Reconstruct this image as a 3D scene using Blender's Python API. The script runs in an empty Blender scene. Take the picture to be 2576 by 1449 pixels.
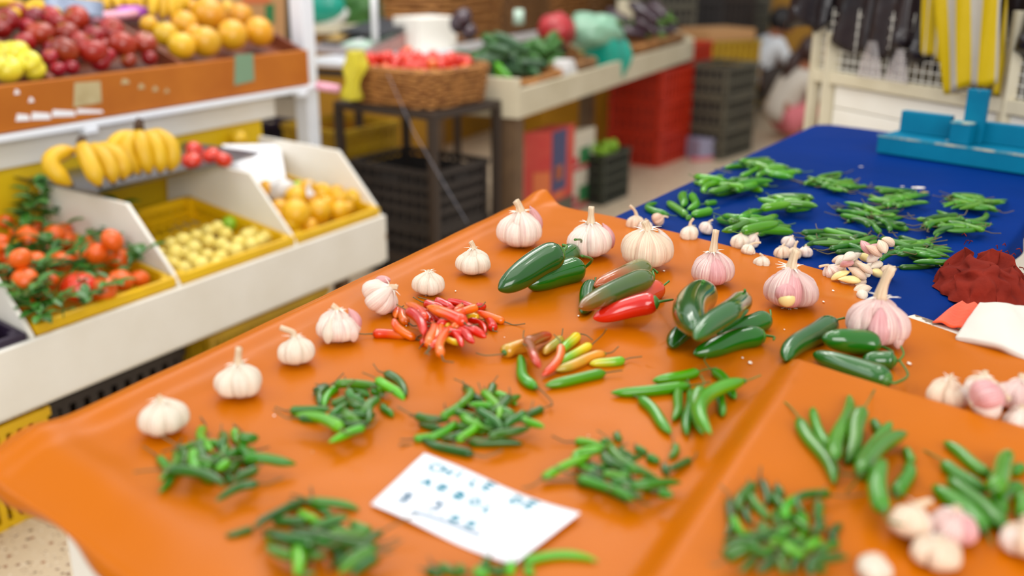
import bpy, math, random
from mathutils import Vector, Matrix, noise
random.seed(7)
FPX, CAMH = 2500.0, 1.28
W, H = 2576, 1449
PITCH, ROLL = math.radians(18.8), math.radians(0.4)
col = bpy.context.scene.collection
V = Vector

# ---------------------------------------------------------------- camera maths: where a point of the photo lies on a plane of the place
_fw = V((0, math.cos(PITCH), -math.sin(PITCH))); _up = V((0, math.sin(PITCH), math.cos(PITCH))); _rt = V((1, 0, 0))
_r2 = _rt * math.cos(ROLL) + _up * math.sin(ROLL); _u2 = _up * math.cos(ROLL) - _rt * math.sin(ROLL)
EYE = V((0, 0, CAMH))
def ray(u, v):
    return _r2 * ((u - W / 2) / FPX) + _u2 * (-(v - H / 2) / FPX) + _fw
def at_z(u, v, z):
    d = ray(u, v); return EYE + d * ((z - CAMH) / d.z)
def at_vplane(u, v, p, dr):
    d = ray(u, v); det = -d.x * dr[1] + dr[0] * d.y
    return EYE + d * ((-p[0] * dr[1] + dr[0] * p[1]) / det)
def at_dist(u, v, dist):
    d = ray(u, v); return EYE + d * (dist / math.hypot(d.x, d.y))
def px_size(p):                       # metres per photo pixel at p
    return (p - EYE).dot(_fw) / FPX

class Frame:                          # s runs along azimuth az, t to the left of it, z up
    def __init__(s, o, az):
        s.o = V((o[0], o[1], 0)); a = math.radians(az)
        s.d = V((math.sin(a), math.cos(a), 0)); s.b = V((-math.cos(a), math.sin(a), 0)); s.az = az
    def __call__(s, a, t, z): return s.o + s.d * a + s.b * t + V((0, 0, z))
    def st(s, p):
        q = p - s.o; return q.dot(s.d), q.dot(s.b), p.z
    def at_slope(s, u, v, z0, k):     # ray meets z = z0 + k*t
        d = ray(u, v); c = EYE - s.o
        lam = (z0 + k * c.dot(s.b) - CAMH) / (d.z - k * d.dot(s.b)); return EYE + d * lam
    def at_s(s, u, v, a): return at_vplane(u, v, s.o + s.d * a, s.b)
    def at_t(s, u, v, t): return at_vplane(u, v, s.o + s.b * t, s.d)

# ---------------------------------------------------------------- colour and materials
def lin(c):
    return tuple((x / 12.92 if x <= .04045 else ((x + .055) / 1.055) ** 2.4) for x in (k / 255 for k in c)) + (1,)
def mat(name, c, rough=.5, var=0.0, n=None, bump=None, coat=0.0, metal=0.0, sss=0.0, trans=0.0, uvgrad=None, streak=None, stripes=None, hue=0.0, sheen=0.0, alpha=None, spec=None, wear=None, spots=None):
    """c base colour; n=(scale,colour2,contrast) noise mix; uvgrad=(colour2,lo,hi,wobble) along v; streak=(colour2,scale,amount) along v;
    wear=(colour,scale,threshold) chipped patches; spots=(colour,scale,size)"""
    m = bpy.data.materials.new(name); m.use_nodes = True; nt = m.node_tree; N = nt.nodes; L = nt.links
    b = N['Principled BSDF']
    def node(t, **k):
        x = N.new(t)
        for a, v in k.items():
            if a.startswith('i_'): x.inputs[int(a[2:])].default_value = v
            else: setattr(x, a, v)
        return x
    def mix(f, a, c2):
        x = node('ShaderNodeMix', data_type='RGBA')
        if isinstance(f, float): x.inputs[0].default_value = f
        else: L.new(f, x.inputs[0])
        for i, q in ((6, a), (7, c2)):
            if isinstance(q, tuple): x.inputs[i].default_value = q
            else: L.new(q, x.inputs[i])
        return x.outputs[2]
    def rng(x, lo, hi):
        r = node('ShaderNodeMapRange'); L.new(x, r.inputs[0]); r.inputs[1].default_value = lo; r.inputs[2].default_value = hi; return r.outputs[0]
    tc = node('ShaderNodeTexCoord'); oi = node('ShaderNodeObjectInfo')
    cur = lin(c)
    def objnoise(scale, detail=3.0):
        t = node('ShaderNodeTexNoise', noise_dimensions='4D'); t.inputs['Scale'].default_value = scale; t.inputs['Detail'].default_value = detail
        L.new(tc.outputs['Object'], t.inputs['Vector'])
        w = node('ShaderNodeMath', operation='MULTIPLY'); L.new(oi.outputs['Random'], w.inputs[0]); w.inputs[1].default_value = 50.0
        L.new(w.outputs[0], t.inputs['W']); return t.outputs[0]
    sep = None
    if uvgrad or streak or stripes:
        sep = node('ShaderNodeSeparateXYZ'); L.new(tc.outputs['UV'], sep.inputs[0])
    if uvgrad:
        c2, lo, hi, wob = uvgrad
        a = node('ShaderNodeMath', operation='MULTIPLY_ADD'); L.new(objnoise(18.0), a.inputs[0]); a.inputs[1].default_value = wob; L.new(sep.outputs[1], a.inputs[2])
        a2 = node('ShaderNodeMath', operation='SUBTRACT'); L.new(a.outputs[0], a2.inputs[0]); a2.inputs[1].default_value = wob * .5
        cur = mix(rng(a2.outputs[0], lo, hi), cur, lin(c2))
    if n: cur = mix(rng(objnoise(n[0]), .5 - n[2], .5 + n[2]), cur, lin(n[1]))
    if streak:
        c2, sc, am = streak
        mp = node('ShaderNodeMapping'); L.new(tc.outputs['UV'], mp.inputs[0]); mp.inputs[3].default_value = (sc, 1.2, 1)
        t = node('ShaderNodeTexNoise', noise_dimensions='4D'); t.inputs['Scale'].default_value = 1.0; t.inputs['Detail'].default_value = 4
        L.new(mp.outputs[0], t.inputs[0]); L.new(oi.outputs['Random'], t.inputs['W'])
        cur = mix(rng(t.outputs[0], .5 - am + .12, .9 - am * .3), cur, lin(c2))
    if stripes:
        c2, num = stripes
        a = node('ShaderNodeMath', operation='MULTIPLY'); L.new(sep.outputs[0], a.inputs[0]); a.inputs[1].default_value = num
        f = node('ShaderNodeMath', operation='FRACT'); L.new(a.outputs[0], f.inputs[0])
        g = node('ShaderNodeMath', operation='GREATER_THAN'); L.new(f.outputs[0], g.inputs[0]); g.inputs[1].default_value = .55
        cur = mix(g.outputs[0], cur, lin(c2))
    if spots:
        t = node('ShaderNodeTexVoronoi'); t.inputs['Scale'].default_value = spots[1]; L.new(tc.outputs['Object'], t.inputs['Vector'])
        cur = mix(rng(t.outputs['Distance'], spots[2], spots[2] * .6), cur, lin(spots[0]))
    if wear:
        r = rng(objnoise(wear[1], 8.0), wear[2], wear[2] + .03); cur = mix(r, cur, lin(wear[0]))
    if var or hue:
        hs = node('ShaderNodeHueSaturation')
        for key, am, cen in (('Value', var, 1.0), ('Hue', hue, .5)):
            if am:
                q = node('ShaderNodeMapRange'); L.new(oi.outputs['Random'], q.inputs[0])
                if key == 'Hue':
                    w = node('ShaderNodeMath', operation='MULTIPLY'); L.new(oi.outputs['Random'], w.inputs[0]); w.inputs[1].default_value = 37.0
                    f = node('ShaderNodeMath', operation='FRACT'); L.new(w.outputs[0], f.inputs[0]); L.new(f.outputs[0], q.inputs[0])
                q.inputs[3].default_value = cen - am; q.inputs[4].default_value = cen + am
                L.new(q.outputs[0], hs.inputs[key])
        if isinstance(cur, tuple): hs.inputs['Color'].default_value = cur
        else: L.new(cur, hs.inputs['Color'])
        cur = hs.outputs[0]
    if isinstance(cur, tuple): b.inputs['Base Color'].default_value = cur
    else: L.new(cur, b.inputs['Base Color'])
    b.inputs['Roughness'].default_value = rough; b.inputs['Metallic'].default_value = metal
    b.inputs['Coat Weight'].default_value = coat; b.inputs['Coat Roughness'].default_value = .12
    if spec is not None: b.inputs['Specular IOR Level'].default_value = spec
    if sss: b.inputs['Subsurface Weight'].default_value = sss; b.inputs['Subsurface Radius'].default_value = (.01, .006, .004); b.inputs['Subsurface Scale'].default_value = .6
    if trans: b.inputs['Transmission Weight'].default_value = trans; b.inputs['IOR'].default_value = 1.2
    if alpha is not None: b.inputs['Alpha'].default_value = alpha
    if sheen: b.inputs['Sheen Weight'].default_value = sheen
    if bump:
        bn = node('ShaderNodeBump'); bn.inputs['Strength'].default_value = bump[1]; bn.inputs['Distance'].default_value = bump[2] if len(bump) > 2 else .002
        if len(bump) > 3:             # bump along the UV
            mp = node('ShaderNodeMapping'); L.new(tc.outputs['UV'], mp.inputs[0]); mp.inputs[3].default_value = bump[3]
            t = node('ShaderNodeTexNoise'); t.inputs['Scale'].default_value = bump[0]; L.new(mp.outputs[0], t.inputs[0]); L.new(t.outputs[0], bn.inputs['Height'])
        else: L.new(objnoise(bump[0], 4.0), bn.inputs['Height'])
        L.new(bn.outputs[0], b.inputs['Normal'])
    return m

# ---------------------------------------------------------------- mesh building
def place(o, world, parent):
    o['_w'] = tuple(world); o.parent = parent
    o.location = world - V(parent['_w']) if parent else world
    col.objects.link(o); return o
def empty(name, loc, parent=None):
    o = bpy.data.objects.new(name, None); o.empty_display_size = .05; return place(o, V(loc), parent)
def tag(o, label=None, cat=None, group=None, kind=None):
    if label: o['label'] = label
    if cat: o['category'] = cat
    if group: o['group'] = group
    if kind: o['kind'] = kind
    return o
class MB:
    def __init__(s, xf=None): s.v = []; s.f = []; s.uv = []; s.xf = xf; s.mi = []; s.m = 0
    def add(s, vs, fs, uvs=None):
        k = len(s.v)
        s.v += [s.xf(V(p)) if s.xf else V(p) for p in vs]
        s.f += [tuple(i + k for i in f) for f in fs]; s.mi += [s.m] * len(fs)
        s.uv += list(uvs) if uvs else [(0, 0)] * len(vs)
        return s
    def hexa(s, P):                    # 8 corners: bottom ring then top ring
        return s.add(P, [(3, 2, 1, 0), (4, 5, 6, 7), (0, 1, 5, 4), (1, 2, 6, 5), (2, 3, 7, 6), (3, 0, 4, 7)])
    def fbox(s, F, s0, s1, t0, t1, z0, z1):
        return s.hexa([F(a, t, z) for z in (z0, z1) for a, t in ((s0, t1), (s0, t0), (s1, t0), (s1, t1))])
    def box(s, c, sz, rz=0.0):
        M = Matrix.Rotation(rz, 3, 'Z'); c = V(c)
        return s.hexa([c + M @ V((x * sz[0] / 2, y * sz[1] / 2, z * sz[2] / 2)) for z in (-1, 1) for x, y in ((-1, -1), (1, -1), (1, 1), (-1, 1))])
    def beam(s, a, b, w, h, up=V((0, 0, 1))):
        a, b = V(a), V(b); d = (b - a).normalized(); sd = d.cross(up)
        if sd.length < 1e-4: sd = V((1, 0, 0))
        sd.normalize(); u = sd.cross(d)
        c = [(-1, -1), (1, -1), (1, 1), (-1, 1)]
        return s.hexa([a + sd * x * w / 2 + u * y * h / 2 for x, y in c] + [b + sd * x * w / 2 + u * y * h / 2 for x, y in c])
    def tube(s, path, rad, seg=8, closed=False, cap=True, squash=1.0, twist=None):
        path = [V(p) for p in path]; n = len(path)
        if not hasattr(rad, '__len__'): rad = [rad] * n
        vs = []; uv = []; fs = []
        prev = None
        for i in range(n):
            if closed: t = path[(i + 1) % n] - path[i - 1]
            else: t = path[min(i + 1, n - 1)] - path[max(i - 1, 0)]
            if t.length < 1e-9: t = V((0, 0, 1))
            t.normalize()
            if prev is None:
                a = V((0, 0, 1)) if abs(t.z) < .9 else V((1, 0, 0)); x = t.cross(a).normalized()
            else:
                x = prev - t * prev.dot(t); x.normalize()
            prev = x; y = t.cross(x)
            for j in range(seg):
                an = 2 * math.pi * j / seg; r = rad[i]
                if twist: r *= twist(i / (n - 1), an)
                vs.append(path[i] + x * math.cos(an) * r + y * math.sin(an) * r * squash); uv.append((j / seg, i / max(1, n - 1)))
        m = n if closed else n - 1
        for i in range(m):
            for j in range(seg):
                a = i * seg; b2 = ((i + 1) % n) * seg; k = (j + 1) % seg
                fs.append((a + j, a + k, b2 + k, b2 + j))
        if cap and not closed:
            fs.append(tuple(range(seg - 1, -1, -1))); fs.append(tuple((n - 1) * seg + j for j in range(seg)))
        return s.add(vs, fs, uv)
    def surf(s, fn, nu, nv, wrap=False, cap0=False, cap1=False):   # fn(u,v) grid; wrap closes u
        cu = nu if wrap else nu + 1; vs = []; uv = []; fs = []
        for j in range(nv + 1):
            for i in range(cu): vs.append(fn(i / nu, j / nv)); uv.append((i / nu, j / nv))
        for j in range(nv):
            for i in range(nu):
                k = (i + 1) % cu; fs.append((j * cu + i, j * cu + k, (j + 1) * cu + k, (j + 1) * cu + i))
        if cap0: fs.append(tuple(range(cu - 1, -1, -1)))
        if cap1: fs.append(tuple(nv * cu + i for i in range(cu)))
        return s.add(vs, fs, uv)
    def ball(s, c, r, nu=16, nv=10, sc=(1, 1, 1), fn=None, rot=None):
        c = V(c)
        def f(u, v):
            th = 2 * math.pi * u; ph = math.pi * v - math.pi / 2
            d = V((math.cos(ph) * math.cos(th), math.cos(ph) * math.sin(th), math.sin(ph)))
            k = fn(d) if fn else 1.0
            q = V((d.x * sc[0], d.y * sc[1], d.z * sc[2])) * r * k
            if rot is not None: q = rot @ q
            return c + q
        return s.surf(f, nu, nv, wrap=True)
    def build(s, name, m, parent=None, smooth=False, bevel=0.0, solid=0.0, subsurf=0, loc=None, auto=None):
        me = bpy.data.meshes.new(name)
        mn = V((min(p.x for p in s.v), min(p.y for p in s.v), min(p.z for p in s.v))); mx = V((max(p.x for p in s.v), max(p.y for p in s.v), max(p.z for p in s.v)))
        c = V(loc) if loc is not None else V(((mn.x + mx.x) / 2, (mn.y + mx.y) / 2, mn.z))
        me.from_pydata([tuple(p - c) for p in s.v], [], s.f)
        lay = me.uv_layers.new(name='UVMap')
        vi = [0] * len(me.loops); me.loops.foreach_get('vertex_index', vi)
        flat = []
        for i in vi: flat += [s.uv[i][0], s.uv[i][1]]
        lay.data.foreach_set('uv', flat)
        ms = m if isinstance(m, (list, tuple)) else [m]
        for q in ms: me.materials.append(q)
        if len(ms) > 1: me.polygons.foreach_set('material_index', s.mi)
        if smooth: me.polygons.foreach_set('use_smooth', [True] * len(me.polygons))
        me.update()
        o = bpy.data.objects.new(name, me)
        if bevel:
            b = o.modifiers.new('bevel', 'BEVEL'); b.width = bevel; b.segments = 2; b.limit_method = 'ANGLE'
        if solid: q = o.modifiers.new('solid', 'SOLIDIFY'); q.thickness = solid; q.offset = -1
        if subsurf: q = o.modifiers.new('sub', 'SUBSURF'); q.levels = q.render_levels = subsurf
        return place(o, c, parent)
def struct(o): o['kind'] = 'structure'; return o
rnd = random.uniform
def nz(p, s=1.0, seed=0.0): return noise.noise(V((p[0] * s + seed, p[1] * s + seed * 1.7, p[2] * s - seed)))
def copy_tree(o, loc, rot=None):
    c = o.copy(); col.objects.link(c); c.location = loc; c['_w'] = tuple(loc)
    if rot is not None: c.rotation_euler = rot
    for ch in list(o.children):
        k = ch.copy(); col.objects.link(k); k.parent = c
        for g in list(ch.children):
            q = g.copy(); col.objects.link(q); q.parent = k
    return c
def smooth01(x): x = max(0.0, min(1.0, x)); return x * x * (3 - 2 * x)

# ---------------------------------------------------------------- resting things on a surface and on one another
class Heap:
    def __init__(s, base, cell=.003): s.base = base; s.c = cell; s.h = {}
    def get(s, i, j):
        k = (i, j)
        if k not in s.h: s.h[k] = s.base(i * s.c, j * s.c)
        return s.h[k]
    def disc(s, x, y, r):
        n = int(r / s.c) + 1; ci = round(x / s.c); cj = round(y / s.c)
        for i in range(ci - n, ci + n + 1):
            for j in range(cj - n, cj + n + 1):
                d2 = (i * s.c - x) ** 2 + (j * s.c - y) ** 2
                if d2 <= r * r: yield i, j, d2
    def rest(s, x, y, r):              # lowest centre height of a ball of radius r here
        return max((s.get(i, j) + math.sqrt(max(0, r * r - d2)) for i, j, d2 in s.disc(x, y, r)), default=s.base(x, y) + r)
    def stamp(s, x, y, z, r):
        for i, j, d2 in s.disc(x, y, r):
            t = z + math.sqrt(max(0, r * r - d2))
            if t > s.get(i, j): s.h[(i, j)] = t
    def line(s, pts, rad, sink=.12, pivot=.45, maxs=.55, stamp=True):   # heights for a rigid bent rod
        n = len(pts); ss = [0.0]
        for i in range(1, n): ss.append(ss[-1] + math.hypot(pts[i][0] - pts[i - 1][0], pts[i][1] - pts[i - 1][1]))
        L = ss[-1] or 1e-3
        need = [s.rest(p[0], p[1], max(r, s.c * .9)) - r * sink for p, r in zip(pts, rad)]
        c = pivot * L; best = (-9, 0, 0)
        for i in range(n):
            if ss[i] > c: break
            for j in range(n - 1, i, -1):
                if ss[j] <= c: break
                k = (need[j] - need[i]) / (ss[j] - ss[i]); k = max(-maxs, min(maxs, k)); z = max(need[i] + k * (c - ss[i]), need[j] - k * (ss[j] - c))
                if z > best[0]: best = (z, k, 0)
        z0, k, _ = best
        zs = [z0 + k * (q - c) for q in ss]
        lift = min(max(0, max(nn - z for nn, z in zip(need, zs))), .012)
        zs = [z + lift * .6 for z in zs]
        if stamp:
            for p, r, z in zip(pts, rad, zs): s.stamp(p[0], p[1], z, r * .9)
        return zs
M = {}
M['orange'] = mat('orange_vinyl', (192, 101, 0), .30, n=(5, (184, 95, 0), .3), bump=(45, .08, .002), spec=.09)
M['blue'] = mat('blue_vinyl', (0, 45, 124), .55, n=(2.2, (0, 36, 96), .3), bump=(60, .15, .002), spec=.03, spots=((40, 55, 100), 60, .035))
M['wood_white'] = mat('white_paint', (236, 232, 222), .45, n=(7, (226, 220, 206), .25), bump=(25, .2), wear=((170, 140, 110), 9, .70))
M['wood_white_chip'] = mat('chipped_white_paint', (215, 205, 190), .6, wear=((120, 95, 72), 40, .52), bump=(40, .4))
M['cream'] = mat('cream_paint', (214, 204, 178), .5, n=(6, (190, 178, 148), .3), bump=(20, .2))
M['white'] = mat('plain_white', (235, 235, 236), .45)
M['white_gloss'] = mat('white_enamel', (232, 236, 242), .25)
M['paper'] = mat('white_paper', (240, 240, 244), .8, bump=(14, .15))
M['ink'] = mat('teal_marker', (30, 130, 150), .7)
M['ink2'] = mat('grey_marker', (90, 120, 140), .7)
M['wood_brown'] = mat('varnished_wood', (190, 112, 34), .5, spec=.3, n=(6, (168, 92, 26), .25), streak=None, bump=(30, .15), wear=((205, 190, 160), 11, .73))
M['wood_dark'] = mat('dark_varnished_wood', (130, 68, 40), .5, n=(8, (104, 50, 30), .25))
M['old_wood'] = mat('old_wood', (112, 86, 58), .7, n=(12, (84, 62, 42), .3), bump=(30, .4))
M['yellow_pl'] = mat('yellow_plastic', (232, 188, 8), .4, n=(9, (214, 165, 0), .3))
M['yellow_old'] = mat('worn_yellow_plastic', (196, 158, 16), .5, n=(9, (160, 122, 10), .3))
M['yellow_paint'] = mat('yellow_paint', (232, 196, 14), .5, n=(5, (220, 178, 10), .3))
M['ochre'] = mat('ochre_paint', (178, 126, 12), .6, n=(4, (150, 104, 10), .3))
M['red_pl'] = mat('red_plastic', (204, 50, 16), .42, n=(9, (186, 38, 12), .3))
M['black_pl'] = mat('black_plastic', (54, 46, 42), .5, n=(8, (38, 32, 30), .3))
M['purple_pl'] = mat('dark_purple_plastic', (40, 26, 48), .5)
M['grey_pl'] = mat('grey_green_plastic', (96, 92, 74), .55, n=(8, (74, 70, 58), .3))
M['green_pl'] = mat('dark_green_plastic', (44, 50, 38), .5)
M['steel'] = mat('steel', (150, 154, 165), .3, metal=.85, n=(10, (120, 124, 136), .4))
M['dark_metal'] = mat('dark_painted_steel', (62, 50, 42), .5, metal=.3)
M['teal'] = mat('teal_paint', (0, 118, 150), .5, spec=.15, n=(14, (0, 100, 132), .3), bump=(60, .3), wear=((170, 165, 140), 22, .68))
M['teal_edge'] = mat('scuffed_edge', (178, 176, 150), .7, n=(30, (30, 130, 150), .1))
M['wicker'] = mat('wicker', (190, 132, 68), .6, n=(45, (132, 80, 34), .12), var=.1)
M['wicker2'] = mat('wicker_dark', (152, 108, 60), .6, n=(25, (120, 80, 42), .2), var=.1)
M['chili'] = mat('green_chili_skin', (42, 100, 4), .28, n=(20, (68, 130, 4), .22), var=.26, hue=.018, coat=.12)
M['chili_d'] = mat('dark_green_chili_skin', (28, 76, 10), .28, n=(22, (50, 106, 8), .2), var=.22, hue=.015, coat=.12)
M['chili_l'] = mat('light_green_chili_skin', (98, 170, 8), .28, n=(20, (66, 146, 8), .22), var=.12, hue=.012, coat=.12)
M['thin'] = mat('thin_chili_skin', (58, 118, 14), .35, n=(20, (80, 140, 16), .2), var=.22, hue=.015, coat=.08)
M['serrano'] = mat('serrano_skin', (50, 118, 4), .22, n=(12, (74, 138, 4), .25), var=.2, hue=.012, coat=.25)
M['serrano_l'] = mat('bright_serrano_skin', (86, 154, 2), .22, n=(12, (60, 130, 4), .25), var=.12, hue=.01, coat=.25)
M['jal'] = mat('jalapeno_skin', (22, 76, 20), .16, n=(9, (38, 98, 22), .25), var=.2, coat=.6, bump=(30, .04))
M['jal_b'] = mat('bright_jalapeno_skin', (36, 110, 12), .14, n=(9, (24, 88, 12), .25), coat=.6)
M['jal_olive'] = mat('ripening_jalapeno_skin', (58, 86, 30), .16, uvgrad=((160, 62, 22), .68, 1.0, .5), n=(12, (76, 98, 34), .2), coat=.6)
M['jal_olive2'] = mat('olive_and_orange_jalapeno_skin', (92, 102, 40), .16, uvgrad=((180, 84, 26), .3, .9, .7), coat=.6)
M['jal_red'] = mat('red_jalapeno_skin', (200, 14, 4), .16, n=(8, (226, 46, 20), .25), coat=.6)
M['jal_or'] = mat('orange_red_jalapeno_skin', (216, 66, 10), .16, coat=.6)
M['red'] = mat('red_chili_skin', (190, 14, 4), .22, n=(10, (212, 40, 8), .2), var=.1, coat=.4)
M['redor'] = mat('orange_red_chili_skin', (214, 56, 4), .22, uvgrad=((228, 118, 22), .3, .9, .6), var=.08, coat=.4)
M['or'] = mat('orange_chili_skin', (222, 104, 4), .22, uvgrad=((222, 66, 20), .3, .9, .6), var=.08, coat=.4)
M['yel'] = mat('yellow_chili_skin', (222, 176, 24), .22, uvgrad=((150, 176, 30), .5, 1.0, .6), coat=.4)
M['yelgr'] = mat('yellow_to_green_chili_skin', (226, 200, 30), .2, uvgrad=((116, 172, 28), .25, .7, .2), coat=.4)
M['gryel'] = mat('green_and_yellow_chili_skin', (104, 168, 24), .2, uvgrad=((200, 190, 30), .3, .9, .4), coat=.4)
M['brown_or'] = mat('brown_and_orange_chili_skin', (150, 78, 26), .2, uvgrad=((196, 44, 20), .4, 1.0, .7), coat=.4)
M['mix_or'] = mat('orange_and_green_chili_skin', (226, 138, 30), .2, n=(14, (150, 150, 40), .12), coat=.4)
M['stem'] = mat('green_stem', (88, 130, 40), .5, n=(30, (60, 96, 30), .3), var=.15)
M['stem_dry'] = mat('dry_stem', (112, 92, 54), .7, n=(30, (84, 84, 44), .3), var=.2)
M['stem_jal'] = mat('thick_green_stem', (70, 128, 34), .4, n=(30, (52, 96, 30), .3))
def gmat(name, c, c2, am, v=.04): return mat(name, c, .42, streak=(c2, 34, am), var=v, sss=.12, bump=(1.0, .35, .003, (60, 2, 1)))
M['g_white'] = gmat('white_garlic_skin', (226, 214, 194), (210, 184, 160), .2)
M['g_pink'] = gmat('pink_garlic_skin', (230, 214, 198), (206, 158, 152), .20)
M['g_purple'] = gmat('purple_garlic_skin', (228, 202, 190), (178, 104, 112), .26)
M['g_tan'] = gmat('tan_garlic_skin', (228, 206, 178), (206, 162, 138), .24)
M['g_clove'] = gmat('garlic_clove_skin', (224, 172, 168), (184, 104, 112), .28)
M['g_clovetan'] = gmat('tan_clove_skin', (228, 196, 168), (200, 146, 124), .3)
M['g_flesh'] = mat('garlic_flesh', (236, 214, 146), .35, sss=.2)
M['g_neck'] = mat('garlic_neck', (230, 208, 176), .6, streak=((196, 160, 124), 12, .3), bump=(1.0, .5, .003, (16, 1, 1)))
M['g_root'] = mat('garlic_root', (205, 184, 160), .8)
M['peel'] = mat('garlic_peel', (246, 236, 220), .5, var=.04)
M['apple'] = mat('red_apple_skin', (122, 4, 12), .25, n=(5, (170, 40, 20), .15), var=.22, hue=.012, coat=.25, uvgrad=((190, 140, 40), .82, 1.0, .35))
M['apple_y'] = mat('yellow_apple_skin', (228, 216, 60), .3, n=(5, (216, 200, 40), .3), coat=.3)
M['grapefruit'] = mat('grapefruit_skin', (220, 142, 20), .34, n=(4, (210, 166, 28), .2), var=.1, hue=.015, coat=.25, bump=(60, .1))
M['orange_f'] = mat('tangerine_skin', (238, 104, 12), .35, n=(6, (226, 88, 10), .3), var=.08, coat=.2, bump=(70, .15))
M['lemon'] = mat('yellow_citrus_skin', (222, 172, 8), .35, n=(5, (224, 168, 16), .25), var=.08, hue=.012, coat=.2, bump=(60, .15))
M['guava'] = mat('guava_skin', (236, 218, 120), .4, n=(9, (222, 196, 84), .2), var=.07, spots=((120, 90, 40), 34, .10))
M['lime'] = mat('lime_skin', (150, 190, 40), .35, n=(6, (120, 170, 30), .3), var=.1)
M['tomato'] = mat('tomato_skin', (198, 18, 6), .2, n=(5, (224, 60, 20), .2), var=.08, coat=.5)
M['tomato_o'] = mat('ripening_tomato_skin', (228, 68, 24), .22, n=(5, (214, 38, 20), .2), coat=.5)
M['banana'] = mat('banana_skin', (222, 178, 22), .45, n=(9, (206, 158, 16), .25), var=.05, spots=((120, 80, 24), 22, .05))
M['banana_dk'] = mat('banana_stalk', (72, 50, 32), .7)
M['leaf'] = mat('citrus_leaf', (44, 98, 30), .35, n=(9, (70, 128, 40), .25), var=.2, coat=.2)
M['cuke'] = mat('cucumber_skin', (38, 72, 44), .4, n=(9, (58, 96, 50), .3), var=.15)
M['greens'] = mat('leafy_greens', (66, 120, 40), .45, n=(8, (40, 84, 30), .25), var=.15)
M['eggplant'] = mat('eggplant_skin', (38, 24, 36), .18, coat=.6, n=(5, (64, 34, 44), .2))
M['squash'] = mat('pale_squash_skin', (214, 214, 130), .45, n=(8, (190, 200, 100), .3))
def film(name, c, a=.85, r=.25): return mat(name, c, r, n=(14, tuple(int(k * .8) for k in c), .3), bump=(12, .5, .01), alpha=a, coat=.3)
M['bag_teal'] = film('teal_plastic_bag', (16, 170, 146), .93)
M['bag_mint'] = film('mint_plastic_bag', (150, 200, 168), .9)
M['bag_yellow'] = film('yellow_plastic_bag', (238, 222, 60), .97)
M['bag_white'] = film('white_plastic_bag', (228, 224, 220), .95)
M['bag_clear'] = mat('clear_plastic_film', (225, 215, 212), .08, coat=.5, alpha=.15)
M['bag_grey'] = film('grey_blue_plastic', (150, 164, 190), 1.0)
M['bag_black'] = mat('black_plastic_bag', (14, 11, 14), .25, spec=.4, n=(6, (40, 30, 34), .25), bump=(9, .6, .012))
M['bag_smoke'] = mat('smoky_plastic_bag', (50, 38, 38), .25, spec=.4, n=(6, (22, 18, 22), .25), bump=(9, .6, .012))
M['striped'] = mat('yellow_white_striped_plastic', (190, 160, 2), .4, stripes=((170, 162, 148), 2.6), spec=.25, bump=(7, .4, .01))
M['redbag'] = film('red_net_bag', (190, 34, 40), 1.0, .4)
M['pink'] = mat('pink_foam', (236, 170, 190), .6)
M['magenta'] = mat('purple_paper', (180, 90, 200), .6)
M['maroon'] = mat('maroon_cloth', (136, 42, 28), .95, spec=.1, n=(30, (96, 24, 16), .3), bump=(180, .6, .002))
M['orange_cloth'] = mat('orange_felt', (232, 72, 14), .95, bump=(120, .4, .002), sheen=.2)
M['white_cloth'] = mat('white_cloth', (216, 206, 194), .9, bump=(6, .3, .01))
M['terrazzo'] = mat('terrazzo', (206, 186, 158), .35, spots=None, n=(3, (198, 178, 150), .3))
M['carton'] = mat('brown_cardboard', (188, 140, 90), .8)
M['carton_red'] = mat('red_printed_cardboard', (186, 44, 44), .6, n=(7, (200, 80, 60), .2))
M['carton_blue'] = mat('blue_printed_cardboard', (66, 68, 104), .6)
M['carton_white'] = mat('white_printed_cardboard', (214, 204, 184), .6)
M['print_green'] = mat('green_print', (46, 120, 66), .6)
M['print_red'] = mat('red_print', (196, 40, 60), .6)
M['print_orange'] = mat('orange_print', (210, 110, 60), .6)
M['foam'] = mat('white_foam', (244, 238, 226), .7)
M['scale_body'] = mat('grey_scale_plastic', (150, 140, 140), .4)
M['scale_brown'] = mat('brown_scale_panel', (160, 112, 104), .4)
M['dark'] = mat('dark_grey_plastic', (56, 58, 64), .4)
M['display'] = mat('amber_display', (176, 142, 76), .3)
M['keypad'] = mat('pale_green_keypad', (190, 214, 196), .5)
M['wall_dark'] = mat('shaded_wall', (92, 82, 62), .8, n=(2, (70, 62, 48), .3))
M['skin'] = mat('brown_skin', (150, 92, 62), .5, sss=.05)
M['hair'] = mat('black_hair', (26, 20, 20), .5, bump=(60, .5))
M['hair_b'] = mat('dark_brown_hair', (52, 28, 22), .45, bump=(60, .5))
M['shirt'] = mat('white_shirt', (222, 224, 226), .8)
M['shirt_g'] = mat('grey_white_top', (196, 186, 172), .85)
M['skirt'] = mat('pink_skirt', (204, 110, 116), .85)
M['lip'] = mat('lips', (120, 60, 50), .5)
M['eye'] = mat('eye', (30, 22, 20), .2)
M['lilac'] = mat('lilac_box', (150, 146, 170), .5)
M['sticker'] = mat('worn_paper_label', (200, 184, 140), .7, n=(20, (170, 150, 104), .3))
M['sticker_g'] = mat('green_print_label', (120, 150, 120), .7)
M['wire'] = mat('fine_clear_wire', (150, 150, 160), .3)

M['dark_red'] = mat('shaded_red_plastic', (120, 26, 10), .6); M['dark_in'] = mat('dark_crate_inside', (34, 29, 27), .8)  # darker tones that put the shade inside crates into the colour
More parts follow.
